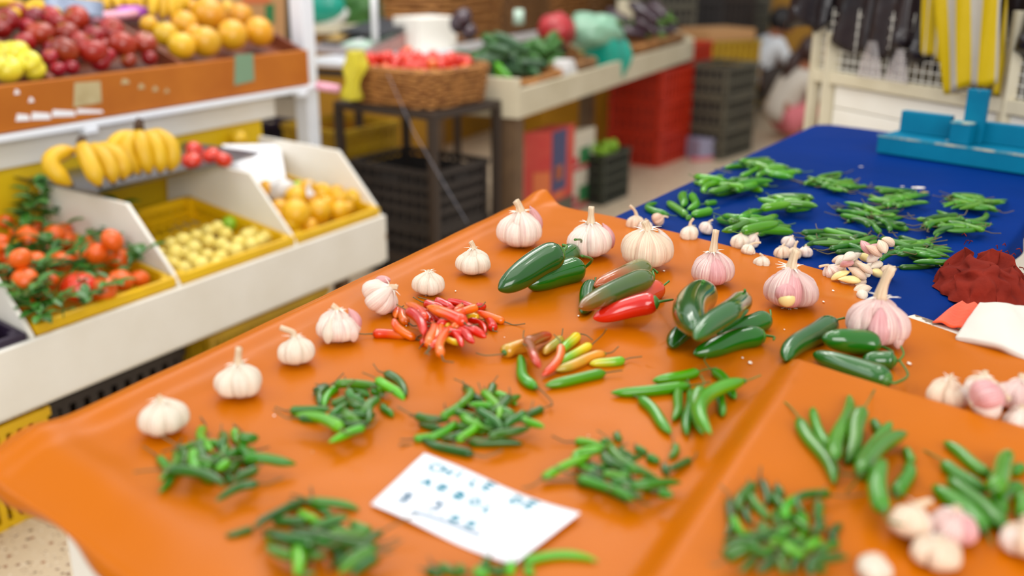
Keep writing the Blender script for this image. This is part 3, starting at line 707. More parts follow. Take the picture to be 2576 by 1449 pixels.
def pile(data, cr, w, mats, label, group, heap=None, name='small_green_chili', sm='stem_dry', **k):
    heap = heap or Heap(orange_h, .0025)
    xs = [q for it in data for q in (it[0], it[2])]; ys = [q for it in data for q in (it[1], it[3])]; mx, my = sum(xs) / len(xs), sum(ys) / len(ys); sx, sy = (max(xs) - min(xs)) * .24, (max(ys) - min(ys)) * .22; ln = (max(xs) - min(xs)) * .11
    extra = []
    for _ in range(int(len(data) * .25)):  # the ones underneath
        a, kk, an = rnd(0, 6.28), random.random() ** .5, rnd(0, 6.28); u, v = mx + math.cos(a) * kk * sx, my + math.sin(a) * kk * sy
        extra.append((u - math.cos(an) * ln, v - math.sin(an) * ln * .7, u + math.cos(an) * ln, v + math.sin(an) * ln * .7))
    for it in extra + list(data):
        x0, y0, x1, y1 = it[:4]; bd = it[4] if len(it) > 4 else rnd(-.12, .12); mm = it[5] if len(it) > 5 else random.choice(mats); ww = (it[6] if len(it) > 6 else w * rnd(.9, 1.15)) * 1.22
        if cr: a = cr(x0, y0); b = cr(x1, y1)
        else: a = (x0, y0); b = (x1, y1)
        chili(a, b, ww, bd, mm, heap, label, group, name=name, sm=sm, **k)
    return heap
G3 = ['chili', 'chili', 'chili_d', 'chili_d', 'chili_l']
c8 = crop(320, 880, 2.547); c7 = crop(880, 1080, 2.576); c6 = crop(1800, 980, 3.089); c1 = crop(900, 480, 3.294); c2 = crop(1400, 520, 3.294); c3 = crop(1540, 380, 4.529); c5 = crop(1900, 660, 3.22)
pile([(430, 720, 560, 740), (540, 690, 640, 700), (650, 780, 720, 700), (640, 810, 650, 870), (750, 720, 830, 740), (430, 650, 470, 790), (640, 640, 600, 590), (520, 760, 430, 740), (700, 800, 820, 790), (640, 720, 560, 780), (700, 650, 620, 700),
      (200, 690, 205, 930, .14, 'chili'), (310, 660, 205, 850, .12, 'chili'), (330, 620, 345, 800, .1), (265, 770, 625, 885, .13, 'chili_d', 25), (490, 500, 545, 660, -.1, 'chili_l'), (480, 590, 495, 700), (610, 540, 600, 650), (690, 520, 705, 620, 0, 'chili_l'), (740, 550, 785, 690, -.08, 'chili'), (730, 560, 845, 575, -.1), (745, 695, 1085, 745, .06, 'chili', 23), (830, 760, 670, 860, 0), (840, 860, 570, 985, -.17, 'chili_d', 19), (370, 620, 575, 730, .48, 'chili', 18)],
     c8, 20, G3, 'small green chilli in the heap in front of the leftmost garlic bulb', 'chilli heap near the table corner')
pile([(1310, 430, 1430, 340), (1350, 430, 1550, 430), (1430, 330, 1540, 390), (1400, 400, 1500, 480), (1560, 260, 1640, 310), (1180, 410, 1280, 430), (1600, 240, 1700, 260), (1380, 480, 1560, 480), (1500, 300, 1400, 330), (1580, 330, 1500, 420), (1310, 350, 1430, 300),
      (1210, 270, 1300, 240), (1290, 230, 1235, 370, -.1, 'chili_d'), (1350, 240, 1265, 380, -.1, 'chili_l'), (1330, 222, 1650, 238, .03, 'chili', 19), (1050, 390, 1305, 390, -.06, 'chili'), (1370, 505, 1070, 430, -.14, 'chili_l', 24), (1520, 500, 1290, 605, -.04), (1420, 260, 1565, 370, -.12), (1600, 190, 1775, 335, .04, 'chili_l'), (1650, 150, 1785, 310, .1, 'chili_d'), (1640, 360, 1700, 440), (1615, 310, 1550, 480, -.1, 'chili_d'), (1100, 440, 1450, 470, .03, 'chili_d')],
     c8, 19, G3, 'small green chilli in the heap in front of the white bulb with the bent neck', 'chilli heap under the bent neck bulb')
pile([(1120, 1075, 1240, 1085), (1170, 1090, 1110, 1110), (1060, 1060, 1120, 1090), (1220, 1060, 1290, 1090), (1150, 1110, 1200, 1060), (1200, 1000, 1140, 1030), (1160, 1040, 1220, 1080), (1130, 1030, 1200, 1050), (1260, 1050, 1330, 1060), (1320, 1040, 1270, 1080), (1200, 1030, 1260, 1090), (1280, 1000, 1230, 1040),
      (1045, 1045, 1130, 1062), (1075, 1105, 1145, 1062, -.1, 'chili_l'), (1042, 1104, 1115, 1104, .06, 'chili_l'), (1170, 975, 1218, 1012), (1240, 970, 1236, 1010), (1215, 985, 1250, 1060, .1), (1245, 990, 1300, 1022), (1365, 1028, 1300, 1050, .1, 'chili_d'), (1310, 1050, 1370, 1080), (1250, 1010, 1310, 1000, -.1), (1190, 1142, 1060, 1105, .1, 'chili_d', 21), (1180, 1112, 1316, 1122, .03, 'chili_d', 22), (1230, 1100, 1335, 1080, .02, 'chili_d'), (1110, 1050, 1160, 1010, -.1), (1180, 980, 1150, 1030, .1)],
     None, 19, G3, 'small green chilli in the heap right behind the white price card', 'chilli heap behind the price card')
pile([(1500, 220, 1560, 160), (1640, 80, 1700, 110), (1800, 220, 1900, 300), (1900, 380, 2060, 390), (1680, 200, 1760, 260), (1540, 230, 1660, 310), (1860, 120, 1930, 170), (1940, 180, 2010, 220), (1780, 240, 1870, 270), (1760, 290, 1820, 310), (1900, 340, 2010, 340), (2040, 240, 2060, 310), (1640, 290, 1800, 330), (1700, 330, 1900, 380),
      (1460, 80, 1690, 140, .06), (1650, 130, 1580, 290, -.5, 'chili_l', 20), (1250, 320, 1570, 180, .05, 'chili_l', 20), (1470, 340, 1800, 490, .14, 'chili_d', 24), (1480, 310, 1840, 482, .06, 'chili', 20), (1545, 285, 1650, 350), (1640, 360, 1905, 455, -.06, 'chili_d'), (1690, 90, 1995, 325, -.14, 'chili', 22), (1750, 150, 1840, 190), (1820, 370, 2150, 358, .03, 'chili', 22), (2000, 410, 2090, 450, .1), (2105, 105, 2065, 200, .12), (2205, 200, 2050, 270, .05, 'chili_d'), (1730, 35, 1745, 90, 0, 'chili')],
     c7, 19, G3, 'small green chilli in the heap right of the white price card', 'chilli heap right of the price card')
pile([(1290, 1180, 1590, 1210), (900, 1200, 1050, 1240), (1200, 1100, 1400, 1150), (1110, 1050, 1230, 1100), (940, 1090, 1200, 1110), (1050, 1230, 1220, 1280), (1330, 1380, 1400, 1290), (1100, 1290, 1280, 1330), (1200, 1230, 1380, 1270),
      (1140, 960, 810, 1150, -.03, 'chili_d', 22), (800, 1150, 628, 1205, .04, 'chili_d', 17), (1150, 960, 1310, 1090, .04), (1180, 970, 1490, 1040, .08, 'chili', 20), (1180, 1150, 1425, 1085, .05, 'chili'), (1200, 1250, 885, 1165, .05, 'chili_d', 32), (1590, 1265, 1060, 1160, .03, 'chili_d', 27), (1555, 1170, 1440, 1110, .1), (1630, 1165, 1540, 1420, -.2, 'chili_d', 19), (1600, 1260, 1360, 1400, -.08, 'chili'), (1590, 1290, 1350, 1449, -.06, 'chili'), (1060, 1325, 885, 1270, .04, 'chili', 24), (1090, 1270, 1080, 1465, .05, 'chili_l', 26), (1140, 1350, 1220, 1449, -.5, 'chili', 19), (1600, 1330, 1440, 1465, -.05, 'chili_d')],
     c8, 22, G3, 'green chilli in the large near heap at the lower left of the price card', 'chilli heap left of the price card')
pile([(380, 1230, 480, 1240), (660, 1180, 590, 1180), (520, 1280, 560, 1310), (820, 1380, 850, 1440), (350, 1050, 430, 1130), (250, 1180, 330, 1290), (600, 1300, 680, 1350), (410, 1130, 570, 1110), (470, 950, 490, 1080), (650, 950, 720, 1060), (600, 1010, 740, 1110), (250, 930, 280, 1070), (330, 1130, 450, 1180), (620, 1230, 500, 1190), (560, 1090, 480, 1150),
      (110, 860, 70, 1165, .06, 'chili_d', 22), (295, 740, 195, 965, -.1, 'chili', 24), (365, 715, 385, 920, .06), (280, 820, 420, 1035, -.05), (140, 990, 235, 1165, -.06, 'chili_l'), (480, 760, 520, 850), (450, 820, 550, 965), (540, 1000, 890, 800, .17, 'chili_l', 20), (895, 820, 700, 1000, -.4, 'chili_d', 18), (800, 880, 865, 1115, -.08, 'chili_d'), (825, 1030, 760, 1145, 0, 'chili_d'), (340, 1200, 50, 1210, -.05, 'chili_d', 24), (80, 1310, 280, 1250, .1, 'chili_d', 34), (250, 1230, 430, 1325, .05), (300, 1315, 175, 1430, .05), (440, 1340, 315, 1435, .03), (495, 1320, 535, 1450), (645, 1335, 600, 1450), (430, 1180, 495, 1195, 0, 'chili_l'), (700, 1295, 510, 1200, .12, 'chili_l', 22), (710, 1245, 810, 1175, 0, 'chili_l'), (800, 1260, 970, 1220, .1), (930, 1200, 985, 1055, .12, 'chili_d'), (740, 1430, 1035, 1320, .22, 'chili_d', 26)],
     c6, 19, G3, 'small green chilli in the big heap near the bottom right, under the dented sheet', 'chilli heap at the bottom right')
pile([(580, 885, 735, 965), (700, 895, 745, 955), (500, 912, 610, 960), (960, 905, 985, 970), (1050, 875, 1030, 965, 0, 'chili_l'), (1155, 905, 1175, 965, 0, 'chili_l'), (1130, 862, 1610, 870, .16, 'chili_l', 22), (800, 925, 900, 970)],
     c7, 21, G3, 'green chilli in the heap cut by the bottom edge, below the price card', 'chilli heap at the bottom edge')
RED = [(330, 990, 310, 1060, 0, 'redor'), (800, 1140, 860, 1060, 0, 'or'), (990, 965, 1060, 970, 0, 'red'), (1000, 1060, 900, 1040, 0, 'yel'), (660, 1250, 650, 1110, 0, 'or'), (540, 1270, 590, 1180, 0, 'redor'), (620, 1000, 700, 1100, 0, 'red'), (780, 1060, 850, 1150, 0, 'red'), (480, 1010, 560, 1100, 0, 'redor'), (900, 990, 780, 1050, 0, 'redor'),
       (125, 1185, 450, 1215, .03, 'redor', 22), (480, 1225, 305, 1070, .1, 'or', 19), (420, 1095, 355, 980, .05, 'or', 18), (555, 1065, 390, 940, -.08, 'redor', 20), (410, 990, 545, 1210, .08, 'red', 23), (740, 920, 985, 975, .03, 'red', 18), (1215, 1085, 985, 1010, .02, 'or', 18), (1120, 1140, 1040, 1065, -.1, 'red', 20), (920, 1065, 1055, 1190, .15, 'red', 15), (860, 1110, 1065, 1230, .03, 'red', 22), (840, 1150, 965, 1275, .03, 'red', 20), (590, 1285, 605, 1090, -.04, 'or', 20), (610, 1300, 690, 1090, -.06, 'redor', 18), (695, 1365, 800, 1120, .08, 'or', 20), (775, 1165, 865, 1305, .05, 'red', 17), (740, 1230, 890, 1270, -.18, 'yel', 14), (990, 965, 835, 1040, -.08, 'or', 18), (860, 960, 800, 1020, 0, 'or', 16), (640, 915, 800, 990, .05, 'red', 20), (560, 930, 710, 1000, .05, 'red', 20), (755, 1135, 730, 1060, 0, 'yel', 16), (750, 1080, 560, 1000, -.1, 'or', 18), (885, 1095, 570, 970, -.04, 'redor', 27)]
pile(RED, c1, 18, ['red'], 'small red and orange chilli in the only bright red heap on the orange sheet', 'red and orange chilli heap', name='small_red_chili')
# ripening mixed chillies
hp = Heap(orange_h, .0025)
for (a, b, w, bd, m, st, lb) in (
    ((1300, 980), (1302, 900), 5, 0, 'serrano', None, None),
    ((1268, 888), (1340, 868), 40, .05, 'mix_or', (1198, 888), 'fat orange chilli with a green cap and long wiry stem, leftmost of the mixed ones'),
    ((1325, 862), (1388, 848), 32, .05, 'brown_or', None, 'short brownish orange chilli at the back of the mixed heap'),
    ((1350, 975), (1308, 897), 30, .08, 'serrano', (1385, 1020), 'plain green chilli curving at the lower left of the mixed heap'),
    ((1410, 850), (1370, 895), 27, .0, 'mix_or', None, 'orange and green chilli in the middle of the mixed heap'),
    ((1452, 842), (1412, 890), 28, .0, 'yelgr', (1490, 855), 'yellow and green chilli standing highest in the mixed heap'),
    ((1486, 868), (1400, 922), 27, .0, 'yelgr', (1525, 828, .03), 'long yellow green chilli below the highest one in the mixed heap'),
    ((1410, 868), (1362, 950), 25, .08, 'or', None, 'slim orange chilli lying across the mixed heap'),
    ((1322, 855), (1360, 930), 26, .0, 'brown_or', None, 'brown chilli with a red tip crossing the mixed heap'),
    ((1522, 890), (1395, 936), 30, .0, 'mix_or', None, 'orange flushed green chilli lying at the right of the mixed heap'),
    ((1570, 905), (1482, 920), 25, .04, 'gryel', None, 'short yellow and green chilli at the right tip of the mixed heap'),
    ((1522, 938), (1370, 975), 30, .0, 'serrano', (1566, 932), 'green chilli lying along the front of the mixed heap')):
    if lb: chili(a, b, w, bd, m, hp, lb, 'ripening chillies in the mixed heap', stem=st, name='ripening_chili', shape='serrano', ring=14)
# bright green serranos in the middle
for i, (a, b, w, bd, m, st, lb) in enumerate((
    ((1757, 935), (1640, 962), 29, .05, 'serrano_l', None, 'bright green serrano at the back of the middle serrano heap, pointing left'),
    ((1735, 970), (1535, 992), 31, .05, 'serrano_l', None, 'longest bright green serrano reaching left out of the middle heap'),
    ((1608, 1002), (1688, 1096), 31, .03, 'serrano_l', None, 'bright green serrano lying apart at the lower left of the middle heap'),
    ((1708, 980), (1692, 1062), 27, .03, 'serrano', None, 'short green serrano left of centre in the middle heap'),
    ((1738, 982), (1728, 1100), 30, .0, 'serrano', None, 'green serrano pointing straight down in the middle heap'),
    ((1765, 975), (1768, 1098), 36, -.05, 'serrano_l', None, 'fat bright green serrano at the front centre of the middle heap'),
    ((1812, 988), (1816, 1052), 26, .0, 'serrano', None, 'short green serrano between the curved one and the heap centre'),
    ((1793, 932), (1850, 1008), 30, .05, 'serrano', (1777, 898), 'green serrano with a thin dark stem pointing at the jalapenos'),
    ((1873, 958), (1790, 1098), 38, -.2, 'serrano_l', None, 'large curved glossy serrano closing the middle heap on the right'))):
    if i == 0: hp = Heap(orange_h, .0025)
    chili(a, b, w, bd, m, hp, lb, 'serranos in the middle heap', stem=st, name='serrano_chili', shape='serrano', sm='stem', ring=14)
hp = Heap(orange_h, .0025)
for (a, b, w, bd, m, st, lb) in (
    ((650, 230), (920, 752), 36, .02, 'serrano', (480, 95, .012), 'long serrano with a bent stem, leftmost of the fan at the right'),
    ((890, 455), (755, 150), 29, .05, 'serrano_l', None, 'small bright serrano second from the left in the fan'),
    ((930, 545), (1035, 50), 36, .0, 'serrano', None, 'straight dark serrano third from the left in the fan'),
    ((1150, 150), (1010, 595), 42, .0, 'serrano', (1215, 30, .018), 'wide serrano with a hooked stem at the top of the fan'),
    ((1270, 330), (1225, 250), 26, .0, 'serrano', None, 'short serrano tucked behind the fan at the right'),
    ((1100, 620), (1365, 260), 34, .0, 'serrano', None, 'serrano slanting up to the right in the middle of the fan'),
    ((1250, 600), (1130, 700), 40, .0, 'serrano', None, 'dark serrano lying underneath the front of the fan'),
    ((1520, 560), (1480, 470), 26, .0, 'serrano', None, 'small dark serrano at the far right end of the fan'),
    ((1130, 655), (1495, 350), 44, .08, 'serrano', (980, 815), 'glossy curved serrano on top of the fan, its stem pointing down left'),
    ((1310, 950), (1320, 560), 44, .07, 'serrano', None, 'thick serrano pointing straight down from the fan'),
    ((1405, 810), (1490, 575), 38, -.06, 'serrano', (1500, 975), 'blunt serrano with a looping dry stem, lowest right of the fan')):
    chili(c6(*a), c6(*b), w, bd, m, hp, lb, 'serranos in the fan at the right', stem=(c6(*st[:2]) + tuple(st[2:])) if st else None, name='serrano_chili', shape='serrano', sm='stem', ring=14)
hp = Heap(orange_h, .0025)
for (a, b, w, bd, m, st, lb) in (
    ((2130, 665), (1765, 418), 33, .0, 'serrano', None, 'slim serrano lying highest in the heap at the right edge'),
    ((1775, 570), (2110, 810), 38, -.06, 'serrano', (1510, 480), 'serrano with a long stem pointing left, in the heap at the right edge'),
    ((2240, 1080), (1795, 690), 44, -.02, 'serrano', None, 'long serrano in the middle of the heap at the right edge'),
    ((2090, 1095), (1680, 760), 46, -.05, 'serrano', None, 'fat dark serrano lowest in the heap at the right edge'),
    ((2300, 640), (2400, 615), 30, .0, 'serrano', None, 'serrano pointing out of the photo, highest at the right edge'),
    ((2390, 760), (2260, 985), 46, -.18, 'serrano', None, 'curved glossy serrano at the right edge'),
    ((2400, 1000), (2390, 820), 44, .0, 'serrano', None, 'short serrano cut by the right edge, low in its heap'),
    ((2160, 780), (2290, 495), 48, .0, 'serrano', (2088, 885), 'upright serrano with its stem pointing down, on top at the right edge')):
    chili(c6(*a), c6(*b), w, bd, m, hp, lb, 'serranos at the right edge', stem=(c6(*st[:2]) + tuple(st[2:])) if st else None, name='serrano_chili', shape='serrano', sm='stem', ring=14)
# jalapenos
def jal(lst, cr):
    hp = Heap(orange_h, .003)
    for (a, b, w, bd, m, st, lb, gp) in lst:
        a = cr(*a); b = cr(*b); s2 = (cr(*st[:2]) + tuple(st[2:])) if st else None
        chili(a, b, w * 1.16, bd, m, hp, lb, gp, stem=s2, name='jalapeno_pepper', cat='jalapeno', shape='jal', sm='stem_jal', ring=22, nseg=16, wrink=.016)
jal([((1790, 500), (1480, 690), 50, 0, 'jal', (1800, 405, .055), 'dark jalapeno with a hooked stem, behind the other two near the far corner', 'three jalapenos near the far corner'),
     ((1850, 640), (1410, 800), 62, -.03, 'jal_b', (1855, 540, .05), 'bright green jalapeno with an upright stem, in front of the long dark one', 'three jalapenos near the far corner'),
     ((1680, 510), (1165, 835), 66, -.02, 'jal', (1700, 450, .05), 'longest dark green jalapeno with a narrow tip, near the far corner', 'three jalapenos near the far corner')], c1)
jal([((300, 650), (205, 890), 42, .0, 'jal', None, 'dark green jalapeno mostly hidden under the ripening ones', 'ripening jalapenos beside the red one'),
     ((855, 670), (560, 850), 48, .0, 'jal_or', None, 'orange red jalapeno peeping out behind the red one', 'ripening jalapenos beside the red one'),
     ((830, 790), (300, 940), 50, -.03, 'jal_red', (858, 790, .01), 'bright red jalapeno, the only fully red one', 'ripening jalapenos beside the red one'),
     ((740, 510), (310, 670), 56, .04, 'jal_olive2', (835, 545, .012), 'olive and orange jalapeno lying at the back of the ripening pile', 'ripening jalapenos beside the red one'),
     ((770, 590), (185, 850), 52, -.02, 'jal_olive', None, 'wrinkled olive green jalapeno with a brown tip, on top of the red one', 'ripening jalapenos beside the red one')], c2)
jal([((1100, 950), (955, 1175), 48, .0, 'jal', None, 'dark jalapeno pointing down left in the five-strong dark green pile', 'five jalapenos in the dark green pile'),
     ((1740, 925), (1330, 1080), 50, .02, 'jal', None, 'wrinkled dark jalapeno on the right of the dark green pile', 'five jalapenos in the dark green pile'),
     ((1710, 1070), (1130, 1235), 54, -.04, 'jal_b', (1800, 1100, .016), 'long glossy jalapeno with a pointed stem, lowest of the dark green pile', 'five jalapenos in the dark green pile'),
     ((1245, 715), (1150, 1040), 80, -.10, 'jal', (1215, 620, .05), 'fat bent jalapeno with an upright stem, on the left of the dark green pile', 'five jalapenos in the dark green pile'),
     ((1555, 760), (1145, 1110), 54, .0, 'jal', (1560, 690, .05), 'jalapeno slanting up right over the middle of the dark green pile', 'five jalapenos in the dark green pile')], c2)
jal([((620, 490), (245, 810), 56, -.04, 'jal', None, 'dull dark jalapeno pointing down left, nearest the fold corner', 'four jalapenos at the fold'),
     ((1130, 800), (860, 800), 46, .0, 'jal', (1180, 680, .02), 'jalapeno with a brownish end squeezed between the two glossy ones', 'four jalapenos at the fold'),
     ((1080, 960), (465, 750), 56, .02, 'jal', (1165, 790, .012), 'long dark jalapeno lying along the fold, nearest the camera', 'four jalapenos at the fold'),
     ((990, 670), (540, 625), 60, -.02, 'jal_b', (1105, 745, .012), 'glossy jalapeno with a curved stem pointing at the purple bulb', 'four jalapenos at the fold')], c5)
# blue cover: light green serranos and thin chillies
hp3 = Heap(blue_h, .0025)
for (a, b, w, bd, lb) in (((640, 725), (520, 600), 20, .3, 'curled'), ((845, 735), (625, 590), 23, .0, 'brown tipped'), ((815, 490), (800, 640), 25, .0, 'upright'), ((905, 500), (850, 680), 24, .1, 'leaning'), ((1120, 680), (900, 740), 25, .05, 'widest'), ((1060, 600), (1195, 595), 17, .0, 'rightmost short'), ((880, 790), (860, 740), 17, .0, 'frontmost')):
    chili(c3(*a), c3(*b), w, bd, 'serrano_l' if w > 20 else 'serrano', hp3, lb + ' light green chilli of the seven loose ones on the blue cover', 'seven loose chillies on blue', name='light_green_chili', shape='serrano', sm='stem', z0=BZ)
def rpile(u, v, rx, ry, n, w, L, mats, label, group, name, shape, skew=0.0, az=None):
    hp = Heap(blue_h, .0025); rg = random.Random(int(u))
    for i in range(n + (5 if shape == 'chili' else 3)):
        a = rg.random() * 6.28; k = rg.random() ** .6 * .74; cu, cv = u + math.cos(a) * k * rx, v + math.sin(a) * k * ry + skew * math.cos(a) * k * rx
        an = rg.uniform(-.75, .75) + (math.pi if rg.random() < .5 else 0) + (az or 0)
        l = L * rg.uniform(.8, 1.2) / 2; du, dv = math.cos(an) * l, math.sin(an) * l * .42
        chili((cu - du, cv - dv), (cu + du, cv + dv), w * rg.uniform(.85, 1.15), rg.uniform(-.18, .18), rg.choice(mats), hp, label, group, name=name, shape=shape, z0=BZ, sm='stem' if shape == 'serrano' else 'stem_dry')
LG = 'light_green_chili'; TG = 'thin_green_chili'
rpile(1920, 424, 88, 28, 12, 17, 78, ['serrano_l', 'serrano'], 'light green chilli in the farthest heap on the blue cover, nearest the teal stand', 'farthest heap on blue', LG, 'serrano', .12)
rpile(1845, 464, 92, 30, 12, 19, 82, ['serrano_l', 'serrano_l', 'serrano'], 'light green chilli in the heap by the left edge of the blue cover', 'heap at the left edge of the blue cover', LG, 'serrano', .06)
rpile(1996, 515, 72, 26, 10, 19, 82, ['serrano_l', 'serrano_l', 'serrano'], 'light green chilli in the middle heap on blue, right of the seven loose ones', 'middle heap on blue', LG, 'serrano', .1)
rpile(1906, 566, 90, 32, 11, 24, 92, ['serrano_l', 'serrano'], 'fat light green chilli in the heap just behind the small garlic bulbs', 'heap behind the small garlic bulbs', LG, 'serrano', .1)
rpile(2095, 462, 78, 24, 14, 11, 74, ['thin'], 'thin green chilli in the farthest of the thin chilli heaps, below the teal stand', 'farthest thin chilli heap', TG, 'chili', .1)
rpile(2257, 500, 74, 26, 15, 12, 72, ['thin'], 'thin green chilli in the heap beside the small yellow stain on blue', 'thin chilli heap beside the yellow stain', TG, 'chili', .12)
rpile(2450, 511, 82, 24, 15, 12, 82, ['thin'], 'thin green chilli in the rightmost far heap on the blue cover', 'rightmost far thin chilli heap', TG, 'chili', .06)
rpile(2192, 550, 80, 38, 16, 14, 84, ['thin', 'chili_d'], 'thin dark green chilli in the heap at the centre of the thin chilli heaps', 'central thin chilli heap', TG, 'chili', .2, .35)
rpile(2395, 566, 92, 32, 16, 14, 92, ['thin', 'chili_d'], 'thin green chilli in the heap behind the maroon cloth', 'thin chilli heap behind the maroon cloth', TG, 'chili', -.02)
rpile(2112, 608, 86, 42, 16, 15, 92, ['chili_d', 'thin'], 'thin green chilli in the heap behind the loose garlic cloves', 'thin chilli heap behind the cloves', TG, 'chili', .15, .1)
rpile(2305, 636, 92, 38, 16, 15, 96, ['chili_d', 'thin', 'chili'], 'thin green chilli in the heap left of the maroon cloth', 'thin chilli heap left of the maroon cloth', TG, 'chili', .1)
hq = Heap(blue_h)
chili((2360, 660), (2405, 698), 15, .03, 'chili', hq, 'single green chilli lying apart below the heap left of the maroon cloth', None, name=TG, z0=BZ)
chili((2262, 672), (2355, 672), 16, -.04, 'chili_d', hq, 'dark green chilli lying flat at the front of the heap left of the maroon cloth', None, name=TG, z0=BZ)
chili((2435, 688), (2455, 700), 12, .0, 'chili', hq, 'green chilli half hidden under the maroon cloth', None, name=TG, z0=BZ)
# ---------------------------------------------------------------- the price card
ca, cb, cc, cd = [at_z(u, v, TZ + .004) for u, v in ((1068, 1142), (1461, 1292), (1290, 1420), (932, 1265))]
def cardp(s, t):                        # s along the writing, t down the card
    p = ca.lerp(cb, s).lerp(cd.lerp(cc, s), t)
    p.z = orange_h(p.x, p.y) + .0022 + .004 * (abs(s - .55) * 1.4) ** 2.2 * (1.1 - t) + .0015 * math.sin(s * 7)
    return p
card = MB().surf(lambda u, v: cardp(u, v), 24, 12).build('price_card', M['paper'], smooth=True, solid=.0004)
tag(card, 'torn white card with a handwritten price lying among the green chilli heaps', 'price card')
ex = c7(925, 365)
def cst(u, v):                          # photo pixel -> card coordinates
    p = at_z(u, v, TZ + .004); s = t = .5
    for _ in range(30):
        q = ca.lerp(cb, s).lerp(cd.lerp(cc, s), t); es = (cb - ca); et = (cd - ca); r = p - q
        det = es.x * et.y - es.y * et.x; s += (r.x * et.y - r.y * et.x) / det; t += (es.x * r.y - es.y * r.x) / det
    return s, t
GL = {'C': [[(.9, .85), (.5, 1), (.1, .7), (.05, .3), (.4, 0), (.9, .1)]], 'H': [[(.1, 0), (.15, 1)], [(.8, 0), (.85, 1)], [(.12, .5), (.83, .55)]], 'I': [[(.5, 0), (.55, 1)]],
      'L': [[(.3, 1), (.2, .05), (.85, 0)]], 'E': [[(.85, .95), (.2, 1), (.15, 0), (.8, .02)], [(.18, .52), (.7, .55)]], 'D': [[(.15, 0), (.2, 1), (.8, .8), (.85, .3), (.15, 0)]],
      'A': [[(0, 0), (.5, 1), (.95, 0)], [(.2, .38), (.75, .38)]], 'R': [[(.15, 0), (.2, 1), (.8, .85), (.7, .5), (.2, .48), (.85, 0)]], 'B': [[(.15, 0), (.2, 1), (.75, .85), (.65, .55), (.2, .5), (.8, .35), (.7, .02), (.15, 0)]],
      'O': [[(.5, 1), (.1, .6), (.2, .05), (.7, 0), (.9, .5), (.5, 1)]], '$': [[(.85, .8), (.4, .95), (.15, .7), (.8, .4), (.6, .05), (.1, .15)], [(.5, -.15), (.5, 1.15)]],
      '3': [[(.1, .95), (.85, .95), (.45, .55), (.85, .3), (.5, 0), (.1, .1)]], '0': [[(.5, 1), (.1, .6), (.2, .05), (.7, 0), (.9, .5), (.5, 1)]], '.': [[(.4, .05), (.6, .08)]]}
o1, o2 = cst(*c7(555, 250)), cst(*c7(900, 365))
def stroke(pts, nm, mt, w=.0011):
    b = MB(); P = []
    for (s, t) in pts: p = cardp(s, t); P.append(p + V((0, 0, .0004)))
    Q = []
    for i in range(len(P) - 1):
        for j in range(4): Q.append(P[i].lerp(P[i + 1], j / 4))
    Q.append(P[-1])
    Q = [V((p.x, p.y, p.z)) for p in Q]
    b.tube(Q, w * .5, 5, squash=1.0)
    return b
def word(chs, hs=.075, ht=.13, wd=.0028):
    b = MB()
    for ch, x, y in chs:
        s, t = cst(*c7(x, y))
        for st_ in GL[ch]:
            k = stroke([(s + (px - .5) * hs, t - (py - .5) * ht) for px, py in st_], 'ink', M['ink'], wd); b.add(k.v, k.f)
    return b
word([('C', 555, 255), ('H', 628, 280), ('I', 702, 300), ('L', 812, 345), ('E', 902, 365), ('D', 1080, 445), ('E', 1178, 475)]).build('handwriting', M['ink'], card)
word([('A', 500, 350), ('R', 600, 385), ('B', 712, 425), ('O', 815, 455), ('L', 902, 495)]).build('handwriting', M['ink'], card)
word([('$', 365, 445), ('3', 560, 495)], .09, .15).build('handwriting', M['ink2'], card)
word([('.', 620, 530), ('0', 685, 560), ('0', 790, 590)], .06, .09).build('handwriting', M['ink'], card)
stroke([cst(*c7(400, 530)), cst(*c7(520, 560)), cst(*c7(700, 610)), cst(*c7(850, 668))], 'u', M['ink2'], .0034).build('underline', M['ink2'], card)
# ---------------------------------------------------------------- the fruit stand on the left
SF = Frame((-1.047, 2.163), 30)
def quadprism(b, P, d):                 # polygon P extruded by vector d
    n = len(P); b.add([V(p) for p in P] + [V(p) + d for p in P], [tuple(range(n - 1, -1, -1)), tuple(range(n, 2 * n))] + [(i, (i + 1) % n, n + (i + 1) % n, n + i) for i in range(n)]); return b
st = empty('fruit_stand', SF(.4, .3, 0))
MB().fbox(SF, -.75, 1.22, -.018, 0, .285, .440).build('front_board', M['wood_white'], st, bevel=.002)
MB().fbox(SF, -.75, 1.22, 0, .56, .272, .286).build('bottom_board', M['wood_white'], st)
for s in (-.085, .345, .795, 1.208):
    P = [SF(s, t, z) for t, z in ((.0, .286), (.0, .445), (.02, .475), (.165, .640), (.52, .655), (.55, .286))]
    quadprism(MB(), P, SF.d * .012).build('divider', M['wood_white'], st, bevel=.0015)
MB().fbox(SF, -.75, 1.31, .60, .62, .0, .70).build('back_panel', M['yellow_paint'], st)
MB().fbox(SF, -.75, 1.37, .585, .60, .695, .775).build('apron_board', M['wood_white'], st, bevel=.003)
MB().fbox(SF, -.75, 1.56, .53, 1.46, .778, .797).build('upper_shelf', M['white_gloss'], st, bevel=.004)
for s in (.52, 1.44): MB().fbox(SF, s, s + .045, .525, .56, .762, .780).build('bracket', M['white_gloss'], st, bevel=.003)
for s, t in ((-.7, .64), (1.26, .64), (-.7, 1.1), (1.26, 1.1)): MB().fbox(SF, s, s + .04, t, t + .04, 0, .778).build('leg', M['yellow_paint'], st)
for s in (-.70, 1.12): MB().fbox(SF, s, s + .04, .10, .14, 0, .272).build('leg', M['old_wood'], st)
MB().tube([SF(1.50, .50, .80), SF(1.56, .44, .785)], .016, 10).build('bracket', M['pink'], st, smooth=True)
tag(st, 'two-tier white and yellow fruit stand along the left of the aisle', 'fruit stand')
tr = empty('fruit_tray', SF(.5, .8, .8))
